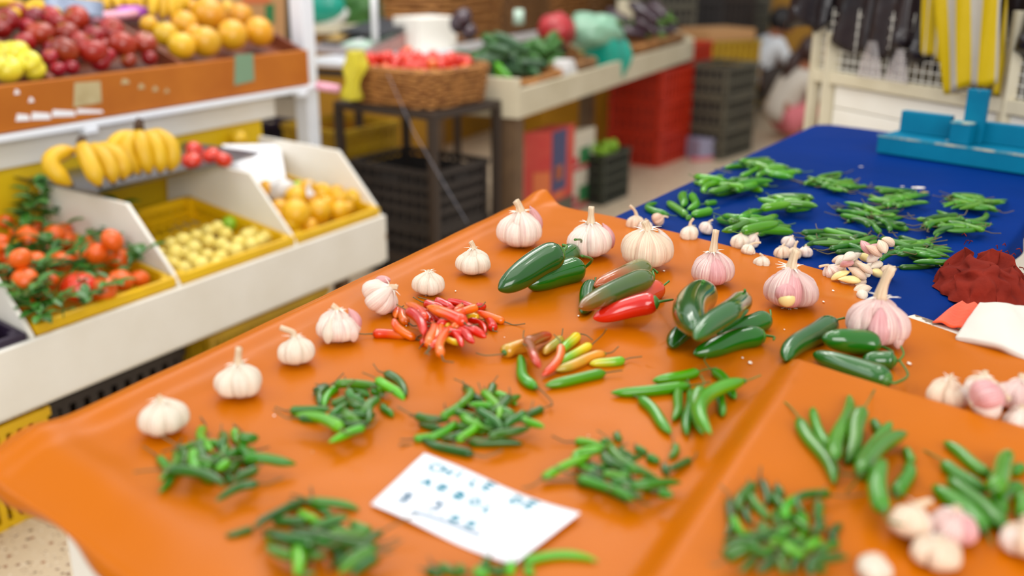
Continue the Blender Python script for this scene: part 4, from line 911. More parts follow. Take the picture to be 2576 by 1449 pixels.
MB().fbox(SF, -.6, 1.52, .545, .570, .80, .925).build('front_board', M['wood_brown'], tr, bevel=.003)
for s in (-.6, .46, .93, 1.50):
    P = [SF(s, t, z) for t, z in ((.57, .80), (.57, .93), (1.10, 1.145), (1.10, .80))]
    quadprism(MB(), P, SF.d * .018).build('divider' if s < 1.4 else 'end_board', M['wood_dark'], tr)
P = [SF(-.6, t, z) for t, z in ((.57, .80), (.57, .885), (1.10, 1.085), (1.10, .80))]
quadprism(MB(), P, SF.d * 2.1).build('sloping_floor', M['wood_dark'], tr)
for (u0, v0, u1, v1, m) in ((186, 208, 256, 270, 'sticker'), (590, 138, 640, 215, 'sticker_g')):
    P = [SF.at_t(u, v, .543) for u, v in ((u0, v1), (u1, v1 - 12), (u1 - 3, v0 - 4), (u0 + 2, v0))]
    quadprism(MB(), P, SF.b * .002).build('torn_label', M[m], tr)
for (u0, v0, u1, v1) in ((305, 198, 326, 212), (348, 210, 364, 224), (384, 216, 398, 230), (414, 222, 426, 234), (36, 224, 50, 238), (72, 244, 86, 258), (40, 286, 75, 305), (78, 282, 128, 302), (130, 276, 190, 294), (192, 274, 260, 286)):
    P = [SF.at_t(u, v, .5435) for u, v in ((u0, v1), (u1, v1 - 2), (u1 - 3, v0 + 3), (u0 + 4, v0))]
    quadprism(MB(), P, SF.b * .0015).build('paper_shred', M['paper'] if u0 < 300 else M['sticker'], tr)
tag(tr, 'varnished brown wooden tray divided in bays on the upper shelf of the fruit stand', 'fruit tray')

def crate(name, X, lx, ly, h, m, label=None, group=None, cat='crate', rows=3, cols=9, wall=.006, handle=False, slots='v', parent=None, openfloor=True, rim=.022, dark_sheet=None):
    """plastic crate with slotted walls; X maps local (0..lx, 0..ly, 0..h) to the place"""
    b = MB(X); F0 = lambda a, t, z: V((a, t, z))
    def bx(x0, x1, y0, y1, z0, z1): b.hexa([V((x, y, z)) for z in (z0, z1) for x, y in ((x0, y0), (x1, y0), (x1, y1), (x0, y1))])
    w = wall
    for zz0, zz1, e in ((0, .018, 0), (h - rim, h, .006)):
        bx(-e, lx + e, -e, w, zz0, zz1); bx(-e, lx + e, ly - w, ly + e, zz0, zz1); bx(-e, w, w, ly - w, zz0, zz1); bx(lx - w, lx + e, w, ly - w, zz0, zz1)
    for x in (0, lx - .022): 
        for y in (0, ly - .022): bx(x, x + .022, y, y + .022, 0, h)
    def wallbars(n, along):
        L = lx if along == 'x' else ly
        for i in range(1, n):
            c = L * i / n; q = L / n * (.28 if slots == 'v' else .12)
            for o in (0, (ly if along == 'x' else lx) - w):
                if along == 'x': bx(c - q, c + q, o, o + w, .018, h - rim)
                else: bx(o, o + w, c - q, c + q, .018, h - rim)
    wallbars(cols, 'x'); wallbars(max(3, int(cols * ly / lx)), 'y')
    for k in range(1, rows):
        z = .018 + (h - rim - .018) * k / rows; q = .006 if slots == 'v' else .010
        bx(0, lx, -.002, w, z - q, z + q); bx(0, lx, ly - w, ly + .002, z - q, z + q); bx(-.002, w, 0, ly, z - q, z + q); bx(lx - w, lx + .002, 0, ly, z - q, z + q)
    if openfloor:
        n = 12
        for i in range(n): c = lx * (i + .5) / n; bx(c - .007, c + .007, 0, ly, 0, .005)
        for i in range(7): c = ly * (i + .5) / 7; bx(0, lx, c - .006, c + .006, .001, .006)
    else: bx(w, lx - w, w, ly - w, 0, .006)
    o = b.build(name, m, parent)
    if label: tag(o, label, cat, group)
    if (dark_sheet if dark_sheet is not None else (h > .1 and not openfloor)):
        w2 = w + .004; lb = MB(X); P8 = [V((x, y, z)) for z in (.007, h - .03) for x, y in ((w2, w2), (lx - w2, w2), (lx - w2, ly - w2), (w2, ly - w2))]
        lb.add(P8, [(0, 1, 5, 4), (1, 2, 6, 5), (2, 3, 7, 6), (3, 0, 4, 7), (0, 3, 2, 1)]); lb.build('inner_dark_sheet', M['dark_red'] if m.name.startswith('red') else (M['ochre'] if 'yellow' in m.name else M['dark_in']), o)  # added sheet behind the gaps, the crate's inner shade put into its colour
    if handle:  # solid dark blocks: the shade of an open slot put into colour
        MB(X).hexa([V((x, y, z)) for z in (h - .062, h - .034) for x, y in ((lx * .38, -.004), (lx * .62, -.004), (lx * .62, w + .004), (lx * .38, w + .004))]).build('handle_slot', M['dark_in'], o)
        MB(X).hexa([V((x, y, z)) for z in (h - .062, h - .034) for x, y in ((-.004, ly * .38), (w + .004, ly * .38), (w + .004, ly * .62), (-.004, ly * .62))]).build('handle_slot', M['dark_in'], o)
    return o
def binx(s0, t0, z0, k): return lambda p: SF(s0 + p.x, t0 + p.y, z0 + p.z + k * p.y)
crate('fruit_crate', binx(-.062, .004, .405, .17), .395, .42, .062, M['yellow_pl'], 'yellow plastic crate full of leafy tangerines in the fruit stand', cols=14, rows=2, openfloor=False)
crate('fruit_crate', binx(.364, .004, .405, .17), .422, .42, .062, M['yellow_pl'], 'yellow plastic crate half full of small pale guavas in the fruit stand', cols=14, rows=2)
crate('fruit_crate', binx(.814, .004, .405, .17), .388, .42, .062, M['yellow_pl'], 'yellow plastic crate of yellow citrus at the right end of the fruit stand', cols=14, rows=2, openfloor=False)
crate('fruit_crate', binx(-.52, .004, .395, .17), .42, .42, .062, M['purple_pl'], 'dark crate in the leftmost bay of the fruit stand', cols=14, rows=2, openfloor=False)
def cx(F, s0, t0, z0=0): return lambda p: F(s0 + p.x, t0 + p.y, z0 + p.z)
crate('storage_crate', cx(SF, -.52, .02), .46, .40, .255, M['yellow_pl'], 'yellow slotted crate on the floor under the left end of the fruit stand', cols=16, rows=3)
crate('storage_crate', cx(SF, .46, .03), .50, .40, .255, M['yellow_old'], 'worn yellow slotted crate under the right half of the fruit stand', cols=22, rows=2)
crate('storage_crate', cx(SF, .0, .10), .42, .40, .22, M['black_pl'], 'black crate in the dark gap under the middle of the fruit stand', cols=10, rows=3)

def fruit(kind, c, r, m, label, group, heap=None, name=None, cat=None, stemm='stem_dry', sink=.14, upright=False, zmax=None):
    z = heap.rest(c.x, c.y, r * .96) if heap else c.z
    if zmax is not None: z = min(z, zmax)
    if heap: heap.stamp(c.x, c.y, z, r * (1 - sink))
    c = V((c.x, c.y, z)); rot = Matrix.Rotation(rnd(0, 6.28), 3, 'Z') @ Matrix.Rotation(rnd(-1.1, 1.1) * (.2 if upright else 1), 3, 'X')
    def prof(v):
        ph = math.pi * v - math.pi / 2; s, cc = math.sin(ph), math.cos(ph)
        if kind == 'apple': return cc * (1 + .05 * s), s * .90 - .0 - (.20 * math.exp(-(cc / .32) ** 2) if s > 0 else -.12 * math.exp(-(cc / .25) ** 2))
        if kind == 'tomato': return cc * 1.04, s * .82 - (.09 * math.exp(-(cc / .28) ** 2) if s > 0 else 0)
        if kind == 'mango': return cc * (.94 - .10 * s), s * 1.12
        if kind == 'tangerine': return cc * 1.05, s * .86 + (.05 * math.exp(-(cc / .2) ** 2) if s > 0 else 0)
        if kind == 'lemon': return cc, s * 1.02 + (.07 * math.exp(-(cc / .16) ** 2) * (1 if s > 0 else -1))
        return cc, s * .96
    def f(u, v):
        a, b = prof(v); th = 2 * math.pi * u; q = V((math.cos(th) * a, math.sin(th) * a, b)) * r
        q *= 1 + .025 * noise.noise(q / r * 1.3 + c * 9)
        return c + rot @ q
    o = MB().surf(f, 20, 14, wrap=True).build(name, M[m], smooth=True)
    tag(o, label, cat, group)
    top = {'apple': .72, 'tomato': .74, 'tangerine': .90, 'mango': 1.10, 'lemon': 1.06}.get(kind, .94) * r
    if stemm:
        if kind in ('apple',): MB().tube([c + rot @ V((0, 0, top * .92)), c + rot @ V((r * .06, 0, top + r * .42))], r * .045, 5).build('stem', M[stemm], o, smooth=True)
        else: MB().ball(c + rot @ V((0, 0, top)), r * .13, 8, 5, (1, 1, .4)).build('stem_scar', M[stemm], o, smooth=True)
    return o
def fruits(kind, lst, cr, z0, k, base, m, label, group, name, cat, F=SF, fill=None, tmin=-9, **kw):
    hp = Heap(lambda x, y: z0 + k * F.st(V((x, y, 0)))[1] - base, .006)
    if fill:
        for _ in range(fill[4]): fruit(kind, F(rnd(fill[0], fill[1]), rnd(fill[2], fill[3]), 0), base * rnd(.85, 1.0), m, label, group, hp, name, cat, **kw)
    lst = sorted(lst, key=lambda q: -q[1])
    for it in lst:
        u, v = cr(it[0], it[1]); mm = it[3] if len(it) > 3 else m; lb = it[4] if len(it) > 4 else label
        c = F.at_slope(u, v, z0, k); q_ = F.st(c)
        if q_[1] < tmin: c = F(q_[0], tmin, q_[2] + k * (tmin - q_[1]))
        s = (cr(it[2], 0)[0] - cr(0, 0)[0]) * px_size(c) * (1.14 if kind in ('apple', 'grapefruit') else 1.05)
        mm = random.choice(mm) if isinstance(mm, (list, tuple)) else mm
        fruit(kind, c, s, mm, lb, group, hp, name, cat, zmax=c.z + s * .55, **kw)
c0 = crop(0, 0, 3.386); cB = crop(0, 280, 2.629)
tb = lambda t: .84 + .377 * (t - .57)
AP = [(70, 230, 90), (150, 160, 80), (350, 310, 105), (430, 200, 85), (650, 190, 105), (570, 300, 92), (690, 375, 90), (810, 310, 88), (950, 270, 95), (1120, 330, 55), (1240, 430, 92), (1050, 450, 105), (800, 510, 110), (560, 500, 105), (470, 410, 85), (210, 360, 85), (930, 560, 80), (1340, 510, 60), (600, 620, 60), (430, 520, 60), (1180, 540, 60), (300, 200, 80), (880, 390, 70), (500, 240, 70), (0, 240, 80), (230, 210, 70), (1010, 560, 60), (700, 600, 60)]
fruits('apple', AP, c0, .725, .377, .036, 'apple', 'red apple in the heap in the brown tray of the fruit stand', 'red apples', 'red_apple', 'apple', tmin=.615)
fruits('apple', [(140, 520, 108), (125, 650, 112), (20, 500, 80), (290, 610, 90), (390, 650, 85), (0, 620, 80)], c0, .72, .377, .036, 'apple_y', 'yellow apple at the left end of the brown tray, beside the red apples', 'yellow apples', 'yellow_apple', 'apple', tmin=.615)
GF = [(1790, 180, 135), (1750, 385, 118), (2050, 150, 98), (1980, 330, 118), (2210, 300, 112), (1550, 400, 105), (1410, 290, 95), (1570, 210, 100), (1270, 240, 65), (1930, 60, 70), (1640, 120, 70), (1660, 330, 70)]
fruits('grapefruit', GF, c0, .735, .377, .044, 'grapefruit', 'orange yellow grapefruit in the right bay of the brown tray', 'grapefruits', 'grapefruit', 'grapefruit', tmin=.62)
tb2 = lambda t: .412 + .17 * t
TG_ = [(0, 850, 60), (455, 700, 62), (170, 690, 35), (230, 745, 45), (415, 780, 58), (190, 850, 65), (370, 850, 68), (565, 890, 72), (650, 930, 58), (690, 990, 68), (400, 1010, 82), (530, 980, 50), (190, 1240, 52), (262, 1240, 50), (250, 1130, 60), (340, 1140, 45), (800, 1120, 78), (920, 1090, 60), (720, 1200, 84), (600, 1040, 45), (90, 1120, 50), (20, 950, 55), (30, 710, 50), (120, 1000, 60), (110, 780, 50)]
fruits('tangerine', TG_, cB, .475, .17, .030, 'orange_f', 'tangerine with leaves in the left yellow crate of the fruit stand', 'leafy tangerines', 'tangerine', 'tangerine', fill=(-.03, .31, .04, .40, 22), tmin=.035)
c = SF.at_slope(*cB(525, 1165), .475, .17); fruit('tomato', c, 118 / 2.629 * px_size(c), 'tomato_o', 'large orange red tomato lying among the leafy tangerines', None, None, 'tomato', 'tomato')
GU = [(1130, 880, 46), (1210, 880, 48), (1280, 920, 56), (1375, 800, 48), (1440, 790, 42), (1490, 820, 48), (1515, 750, 50, 'lime', 'greenish guava at the back of the guava heap'), (1640, 760, 48), (1680, 800, 44), (1750, 840, 48), (1640, 840, 54), (1660, 890, 48), (1575, 870, 44), (1560, 930, 52), (1465, 890, 48), (1380, 870, 48), (1370, 960, 48), (1460, 970, 48), (1330, 1020, 52), (1280, 1000, 44), (1165, 970, 56), (1215, 1050, 54), (1150, 1030, 42), (1060, 930, 36), (1240, 850, 42), (1300, 850, 44), (1430, 1010, 44), (1220, 960, 40), (1500, 930, 42), (1720, 880, 40), (1100, 990, 42)]
fruits('guava', GU, cB, .435, .17, .020, 'guava', 'small pale yellow guava in the heap in the middle crate of the fruit stand', 'guavas', 'guava', 'guava')
LE = [(1960, 730, 92), (2110, 670, 78), (1960, 610, 72), (1975, 545, 58, 'lime', 'yellow green citrus at the back of the yellow citrus heap'), (2130, 590, 72), (2220, 560, 62), (2250, 620, 65), (2340, 575, 65), (1830, 700, 58), (1850, 630, 58), (2060, 610, 50), (1900, 570, 50), (2160, 640, 50), (2050, 740, 50), (2300, 660, 40)]
fruits('lemon', LE, cB, .465, .17, .034, 'lemon', 'yellow citrus fruit heaped in the right crate of the fruit stand', 'yellow citrus', 'yellow_citrus', 'citrus', fill=(.86, 1.16, .05, .36, 8), tmin=.04)
for (u, v, r, t, lb) in ((670, 476, 24, .30, 'single yellow citrus lying apart in front of the white notice of the fruit stand'), (716, 402, 17, .46, 'yellow citrus half hidden behind the white notice of the fruit stand'), (601, 350, 23, .56, 'yellow citrus behind the tomatoes at the back of the fruit stand')):
    c = SF.at_t(u, v, t); rr = r * px_size(c); fruit('lemon', c, rr, 'lemon', lb, None, None, 'yellow_citrus', 'citrus')
    if t < .5 and t > .4: pass
for (s, t) in ((-.35, .1), (-.28, .16), (-.2, .09), (-.15, .2), (-.3, .25), (-.22, .3), (-.14, .11)):
    c = SF(s, t, .45 + .17 * t); fruit('mango', c, .036, 'eggplant', 'dark purple fruit in the leftmost bay of the fruit stand', 'dark fruit', Heap(lambda x, y: .41 + .17 * SF.st(V((x, y, 0)))[1], .01), 'dark_fruit', 'fruit', None)
# leafy sprigs among the tangerines
def sprig(p, n, size, label, group, up=.5):
    stem = MB(); d = V((rnd(-1, 1), rnd(-1, 1), up)).normalized(); L = size * 2.4; P = [p + d * L * k / 5 + V((0, 0, -.02 * (k / 5) ** 2)) for k in range(6)]
    o = stem.tube(P, size * .05, 5).build('leafy_sprig', M['stem'], smooth=True); tag(o, label, 'sprig of leaves', group)
    for i in range(n):
        q = P[1 + i % 5]; a = rnd(0, 6.28); dd = (V((math.cos(a), math.sin(a), rnd(-.25, .6))) + d * .5).normalized(); sd = dd.cross(V((0, 0, 1))).normalized(); nn = sd.cross(dd); w = size * rnd(.30, .44); l = size * rnd(1.0, 1.6)
        def f(u, v, q=q, dd=dd, sd=sd, nn=nn, w=w, l=l):
            x = (u - .5) * 2; ww = w * (math.sin(math.pi * min(1, v * .96 + .02)) ** .8); return q + dd * l * v + sd * x * ww + nn * (abs(x) * ww * .35 - l * .22 * v * v)
        MB().surf(f, 4, 7).build('leaf', M['leaf'], o, smooth=True, solid=.0006)
    return o
for _ in range(22):
    c = SF(rnd(-.05, .32), rnd(.03, .36), 0); c.z = .495 + .17 * SF.st(c)[1]; sprig(c, 6, rnd(.028, .04), 'sprig of dark green citrus leaves lying over the tangerines', 'leaf sprigs over the tangerines', .3)
for (u, v, s) in ((80, 560, .035), (60, 530, .03), (30, 590, .035), (90, 620, .04), (50, 660, .04), (20, 680, .04), (120, 590, .035), (115, 640, .04), (225, 580, .05), (240, 590, .045), (140, 655, .035), (100, 700, .04), (60, 720, .035), (180, 640, .035), (110, 770, .04), (130, 790, .04), (90, 790, .035), (205, 700, .035), (240, 705, .035), (315, 680, .04), (330, 665, .035), (215, 750, .035), (280, 740, .035), (160, 800, .03), (10, 640, .04), (150, 760, .035), (40, 760, .03), (130, 520, .03)):
    c = SF.at_slope(u, v, .475, .17); sprig(c, 6, s, 'sprig of dark green citrus leaves sticking out of the tangerine crate', 'sprigs among the tangerines')
for (u, v) in ((85, 500), (125, 510), (70, 530)):
    c = SF.at_slope(u, v + 45, .475, .17); sprig(c, 7, .045, 'tall sprig of citrus leaves standing up at the back of the tangerine crate', 'tall sprigs behind the tangerines', 3.0)
# bananas
def banana(P0_, P1, sag, r, o, seg=7, n=14, lat=V((0, 0, 0))):
    d = P1 - P0_; mid = d.length * sag; up = V((0, 0, 1)) if True else None; P = []; rad = []
    up = (up - d.normalized() * d.normalized().z).normalized()
    for i in range(n + 1):
        t = i / n; P.append(P0_ + d * t + up * mid * 4 * t * (1 - t) * (1 + .3 * (1 - t)) + lat * 4 * t * (1 - t)); q = .34 if t < .06 else min(1, .34 + (t - .06) * 5.5)
        if t > .84: q = max(.22, 1 - ((t - .84) / .16) ** 1.4 * .8)
        rad.append(r * q)
    bo = MB().tube(P, rad, seg).build('banana', M['banana'], o, smooth=True)
    MB().tube([P[-2], P[-1], P[-1] + (P[-1] - P[-2]).normalized() * r * .2], [rad[-2] * .8, rad[-1] * 1.15, rad[-1] * .7], 6).build('tip', M['banana_dk'], bo, smooth=True)
    return bo
def bunch(hub, tips, r, label, sag=.22, lats=None):
    e = empty('banana_bunch', hub)
    for i, t in enumerate(tips): banana(hub + (t - hub).normalized() * .012 + V((rnd(-.004, .004), rnd(-.004, .004), -.002 * i)), t, sag + rnd(-.03, .03), r * rnd(.93, 1.05), e, lat=(SF.d * .8 - SF.b * .5) * lats[i] if lats else V((0, 0, 0)))
    MB().tube([hub + V((0, 0, -.008)), hub + V((0, 0, .012)), hub + V((.006, .004, .026))], [.016, .014, .010], 8).build('stalk', M['banana_dk'], e, smooth=True)
    return tag(e, label, 'bananas')
def tz(u, v, z): return at_z(u, v, z)
TRZ = .662
bunch(tz(205, 368, .770), [tz(u, v, TRZ + .024) for u, v in ((182, 466), (252, 470), (285, 462), (308, 452), (318, 440))], .0235, 'bunch of five bananas with a dark stalk at the left of the steel tray', lats=(-.055, -.012, .008, .022, .034))
bunch(tz(350, 322, .800), [tz(u, v, TRZ + .024) for u, v in ((330, 440), (352, 438), (375, 437), (402, 434), (426, 430))], .0225, 'bunch of bananas standing taller beside the tomatoes on the steel tray', lats=(-.05, -.03, -.008, .008, .024))
pn = MB(); S0, S1, T0, T1 = .345, .925, .275, .655
def pan(u, v):
    prof = [(-.006, .652), (-.018, .668), (0, .667), (.018, .656), (.5, .656)]; return None
ring = []
for (e, z) in ((.03, .655), (.0, .654), (-.018, .668), (-.022, .669), (-.001, .652), (.03, .652)):
    ring.append([SF(S0 + e, T0 + e, z), SF(S1 - e, T0 + e, z), SF(S1 - e, T1 - e, z), SF(S0 + e, T1 - e, z)])
vs = [p for r in ring for p in r]; fs = [(0, 1, 2, 3), (23, 22, 21, 20)]
for r in range(5):
    for i in range(4): fs.append((r * 4 + i, r * 4 + (i + 1) % 4, (r + 1) * 4 + (i + 1) % 4, (r + 1) * 4 + i))
tag(MB().add(vs, fs).build('steel_tray', M['steel'], bevel=.002), 'shallow steel tray holding bananas and tomatoes on top of the stand dividers', 'tray')
hp = Heap(lambda x, y: .656, .006)
for (x, y, r, lb) in ((1265, 310, 64, 'red tomato at the front left of the four on the steel tray'), (1475, 300, 60, 'red tomato at the right of the four on the steel tray'), (1395, 275, 60, 'red tomato in the middle of the four on the steel tray'), (1285, 240, 58, 'red tomato at the back of the four on the steel tray')):
    u, v = cB(x, y); c = tz(u, v, .69); fruit('tomato', c, r / 2.629 * px_size(c), 'tomato', lb, None, hp, 'tomato', 'tomato', 'stem')
# notice and bag at the citrus bay
P = [SF.at_t(u, v, t) for u, v, t in ((592, 452, .30), (722, 470, .30), (704, 362, .44), (560, 364, .44))]
tag(quadprism(MB(), P, SF.b * .003).build('notice_card', M['paper']), 'white paper notice leaning between the steel tray and the yellow citrus', 'notice')
q = SF.at_t(702, 478, .27); tag(MB().ball(q, .052, 24, 16, (1.1, .8, .75), fn=lambda d: 1 + .22 * nz(d, 2.2, 5)).build('plastic_bag', M['bag_white'], smooth=True), 'crumpled whitish plastic bag under the white notice', 'bag')
q = SF.at_slope(783, 470, .53, .17); tag(MB().surf(lambda u, v: q + SF.d * (.03 * (u - .5) * (1.3 - v)) + V((0, 0, .05 * v - .03)) + SF.b * .01 * math.sin(3 * v), 4, 6).build('paper_scrap', M['paper'], smooth=True, solid=.001), 'small white paper scrap stuck among the yellow citrus', 'paper scrap')
# things at the back of the upper tier
def lump(name, c, r, sc, m, label, cat, amp=.25, f=2.0, seed=0, nu=28, nv=18, group=None, rz=0):
    o = MB().ball(c, r, nu, nv, sc, fn=lambda d: 1 + amp * nz(d, f, seed) + amp * .5 * nz(d, f * 2.7, seed + 5), rot=Matrix.Rotation(rz, 3, 'Z')).build(name, M[m], smooth=True)
    return tag(o, label, cat, group)
h1 = SF.at_t(55, 12, .98); bunch(h1, [h1 + SF.d * a + SF.b * b + V((0, 0, z)) for a, b, z in ((-.10, -.10, -.03), (-.03, -.13, -.05), (.05, -.12, -.04), (.11, -.06, -.03), (.12, .0, -.02), (-.13, .0, .0))], .02, 'bunch of small bananas lying behind the red apples at the top left corner', .08)
h2 = SF.at_t(425, -55, .95); bunch(h2, [SF.at_t(u, v, .84) for u, v in ((382, 44), (408, 50), (432, 48), (452, 40), (470, 25))], .021, 'bunch of yellow bananas hanging down between the apples and the grapefruits', .12)
for i, (u, v) in enumerate(((200, 5), (270, 0), (300, 4), (330, 2))):
    h3 = SF.at_t(u, v - 12, 1.02); bunch(h3, [h3 + SF.d * a - SF.b * .05 + V((0, 0, z)) for a, z in ((-.05, -.05), (0, -.06), (.05, -.05))], .015, 'small banana bunch of the row behind the wrapped papers'); bpy.context.view_layer
for o in col.objects:
    if o.get('label', '').startswith('small banana bunch of the row'): o['group'] = 'small banana bunches at the top'
b = MB()
for k in range(5):
    P = [SF.at_t(115 + 28 * j, -8 + 6 * j + 7 * k - 3 * abs(j - 2), .93 - .01 * k) for j in range(6)]
    b.tube(P, .014, 7)
tag(b.build('folded_plastic_sheet', M['bag_grey'], smooth=True), 'grey blue folded plastic sheet lying behind the red apples', 'plastic sheet')
P = [SF.at_t(u, v, .90) for u, v in ((225, 48), (260, 40), (300, 38), (340, 34))]
tag(MB().tube(P, .022, 10, squash=.7).build('foam_sheet', M['pink'], smooth=True), 'pink foam sheet rolled behind the red apples', 'foam sheet')
P = [SF.at_t(u, v, .93) for u, v in ((300, 34), (345, 32), (365, 36))]
tag(MB().tube(P, .024, 8).build('purple_wrapping', M['magenta'], smooth=True), 'purple wrapping paper between the pink foam and the bananas', 'wrapping paper')
q = SF.at_t(490, 18, 1.0); tag(MB().tube([q + SF.d * -.06, q + SF.d * .06], .018, 8).build('purple_wrapping', M['magenta'], smooth=True), 'purple wrapping paper peeping out behind the grapefruits', 'wrapping paper')
# carton behind the grapefruits
P = [SF.at_t(u, v, 1.13) for u, v in ((560, 120), (716, 110), (716, -40), (560, -30))]; P[0].z = P[1].z = .7975; P[2].z = P[3].z = (P[2].z + P[3].z) / 2
e = quadprism(MB(), P, SF.b * .25).build('cardboard_carton', M['carton']); tag(e, 'brown cardboard carton with an orange top edge, behind the grapefruits', 'carton')
P = [SF.at_t(u, v, 1.128) for u, v in ((610, 10), (680, 8), (680, -18), (610, -16))]; quadprism(MB(), P, SF.b * .002).build('printed_panel', M['print_orange'], e)
P = [SF.at_t(u, v, 1.128) for u, v in ((668, 60), (690, 58), (690, 10), (668, 12))]; quadprism(MB(), P, SF.b * .002).build('printed_panel', M['print_green'], e)
# the white post
q = SF(1.60, .62, 0)
pst = MB().box(q + V((-.012, 0, 1.35)), (.066, .066, 2.70), math.radians(-30)).build('white_post', M['white_gloss'], bevel=.006); tag(pst, 'thick white enamelled post at the right end of the fruit stand', 'post')
# ---------------------------------------------------------------- behind: steel tables, baskets, the white display shelf
def basket(name, F, s0, s1, t0, t1, z0, h, m, label, group=None, n=11, flare=.02, seg=5, npt=72, rnd_=.06):
    """woven basket: strands that go over and under the stakes, a plaited rim, a dark inside"""
    cx_, cy = (s0 + s1) / 2, (t0 + t1) / 2; a0, b0 = (s1 - s0) / 2, (t1 - t0) / 2
    def ring(z, off, e): 
        P = []
        k = (z / h) * flare
        for i in range(npt):
            th = 2 * math.pi * i / npt; c, s = math.cos(th), math.sin(th); pw = 2 / 5.0
            x = (a0 + k + off + e(i)) * math.copysign(abs(c) ** pw, c); y = (b0 + k + off + e(i)) * math.copysign(abs(s) ** pw, s)
            P.append(F(cx_ + x, cy + y, z0 + z))
        return P
    e = empty(name, F(cx_, cy, z0)); b = MB(); rr = h / n * .50
    for k in range(n):
        z = (k + .5) * h / n; ph = k % 2
        b.tube(ring(z, 0, lambda i: -.0005 + .0065 * (1 if ((i // 3) + ph) % 2 else -1)), rr, seg, closed=True, squash=1.0)
    b.build('woven_side', m, e, smooth=True)
    b = MB(); b.tube(ring(h + .004, .003, lambda i: .003 * math.sin(i * 1.2)), rr * 1.25, 7, closed=True); b.tube(ring(h + .012, -.004, lambda i: .003 * math.cos(i * 1.2)), rr * 1.0, 7, closed=True)
    b.build('rim', m, e, smooth=True)
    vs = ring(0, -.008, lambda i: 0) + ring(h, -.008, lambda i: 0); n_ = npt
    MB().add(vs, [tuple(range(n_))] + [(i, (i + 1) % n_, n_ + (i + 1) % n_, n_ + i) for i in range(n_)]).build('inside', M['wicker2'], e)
    return tag(e, label, 'basket', group)
TF = Frame((-.306, 3.76), 35)
tb_ = empty('steel_table', TF(.25, .28, 0))
MB().fbox(TF, -.02, .42, -.02, .50, .668, .698).build('tabletop', M['dark_metal'], tb_, bevel=.003)
for s in (-.02, .39):
    for t in (-.02, .47): MB().fbox(TF, s, s + .03, t, t + .03, 0, .668).build('leg', M['dark_metal'], tb_)
for z in (.09,): MB().fbox(TF, -.02, .42, -.018, -.006, z, z + .02).build('rail', M['dark_metal'], tb_)
MB().fbox(TF, -.018, -.006, -.02, .50, .09, .11).build('rail', M['dark_metal'], tb_)
tag(tb_, 'dark steel table carrying the big tomato basket', 'table')
basket('wicker_basket', TF, .01, .39, .015, .465, .700, .135, M['wicker'], 'big square wicker basket of red tomatoes on the dark steel table', n=12)
hp = Heap(lambda x, y: .800, .008); rg = random.Random(5)
for i in range(90):
    s, t = rg.uniform(.02, .38), rg.uniform(.03, .45)
    if i > 55: s, t = .20 + (s - .20) * .8, .24 + (t - .24) * .8
    c = TF(s, t, .75); r = rg.uniform(.022, .027)
    fruit('mango', c, r, 'tomato' if rg.random() > .08 else 'or', 'small red plum tomato heaped in the big wicker basket', 'plum tomatoes in the basket', hp, 'plum_tomato', 'tomato', None, sink=.3, zmax=.845 + rnd(0, .025))
crate('storage_crate', cx(TF, .02, .02, .225), .36, .44, .235, M['black_pl'], 'upper black slotted crate under the dark steel table, with a handle slot', cols=8, rows=4, handle=True, slots='h', wall=.008, openfloor=False)
crate('storage_crate', cx(TF, .02, .02, .0), .36, .44, .222, M['black_pl'], 'lower black slotted crate under the dark steel table', cols=8, rows=4, slots='h', wall=.008, openfloor=False)
crate('storage_crate', cx(TF, -.05, .60, .0), .42, .50, .30, M['black_pl'], 'black slotted crate on the floor behind the fruit stand end', cols=8, rows=4, slots='h', openfloor=False)
crate('storage_crate', cx(TF, .10, .58, .31), .36, .36, .24, M['yellow_old'], 'worn yellow crate behind the yellow bag, on the black crate', cols=8, rows=3, openfloor=False)
crate('storage_crate', cx(TF, -.12, 1.12, .0), .45, .42, .52, M['purple_pl'], 'dark purple crate standing between the fruit stand and the steel tables', cols=8, rows=5, slots='h', openfloor=False)
# table with the scale
A_, B_, C_ = at_z(738, 150, .80), at_z(893, 158, .80), at_z(1160, 124, .80); D_ = A_ + (C_ - B_)
e = empty('scale_table', (A_ + C_) / 2 - V((0, 0, .8)))
dn = V((0, 0, -.025)); MB().hexa([A_ + dn, B_ + dn, C_ + dn, D_ + dn, A_, B_, C_, D_]).build('tabletop', M['white_gloss'], e, bevel=.003)
for i, p in enumerate((A_, B_, C_, D_)):
    c = (A_ + C_) / 2; q = p + (c - p) * .06; MB().beam(V((q.x, q.y, 0)), V((q.x, q.y, .775)), .035, .035, up=V((1, 0, 0))).build('leg', M['dark_metal'], e)
for p, q in ((A_, B_), (B_, C_)): MB().beam(p + dn * 2, q + dn * 2, .02, .03).build('apron', M['dark_metal'], e)
tag(e, 'white topped steel table carrying the weighing scale', 'table')
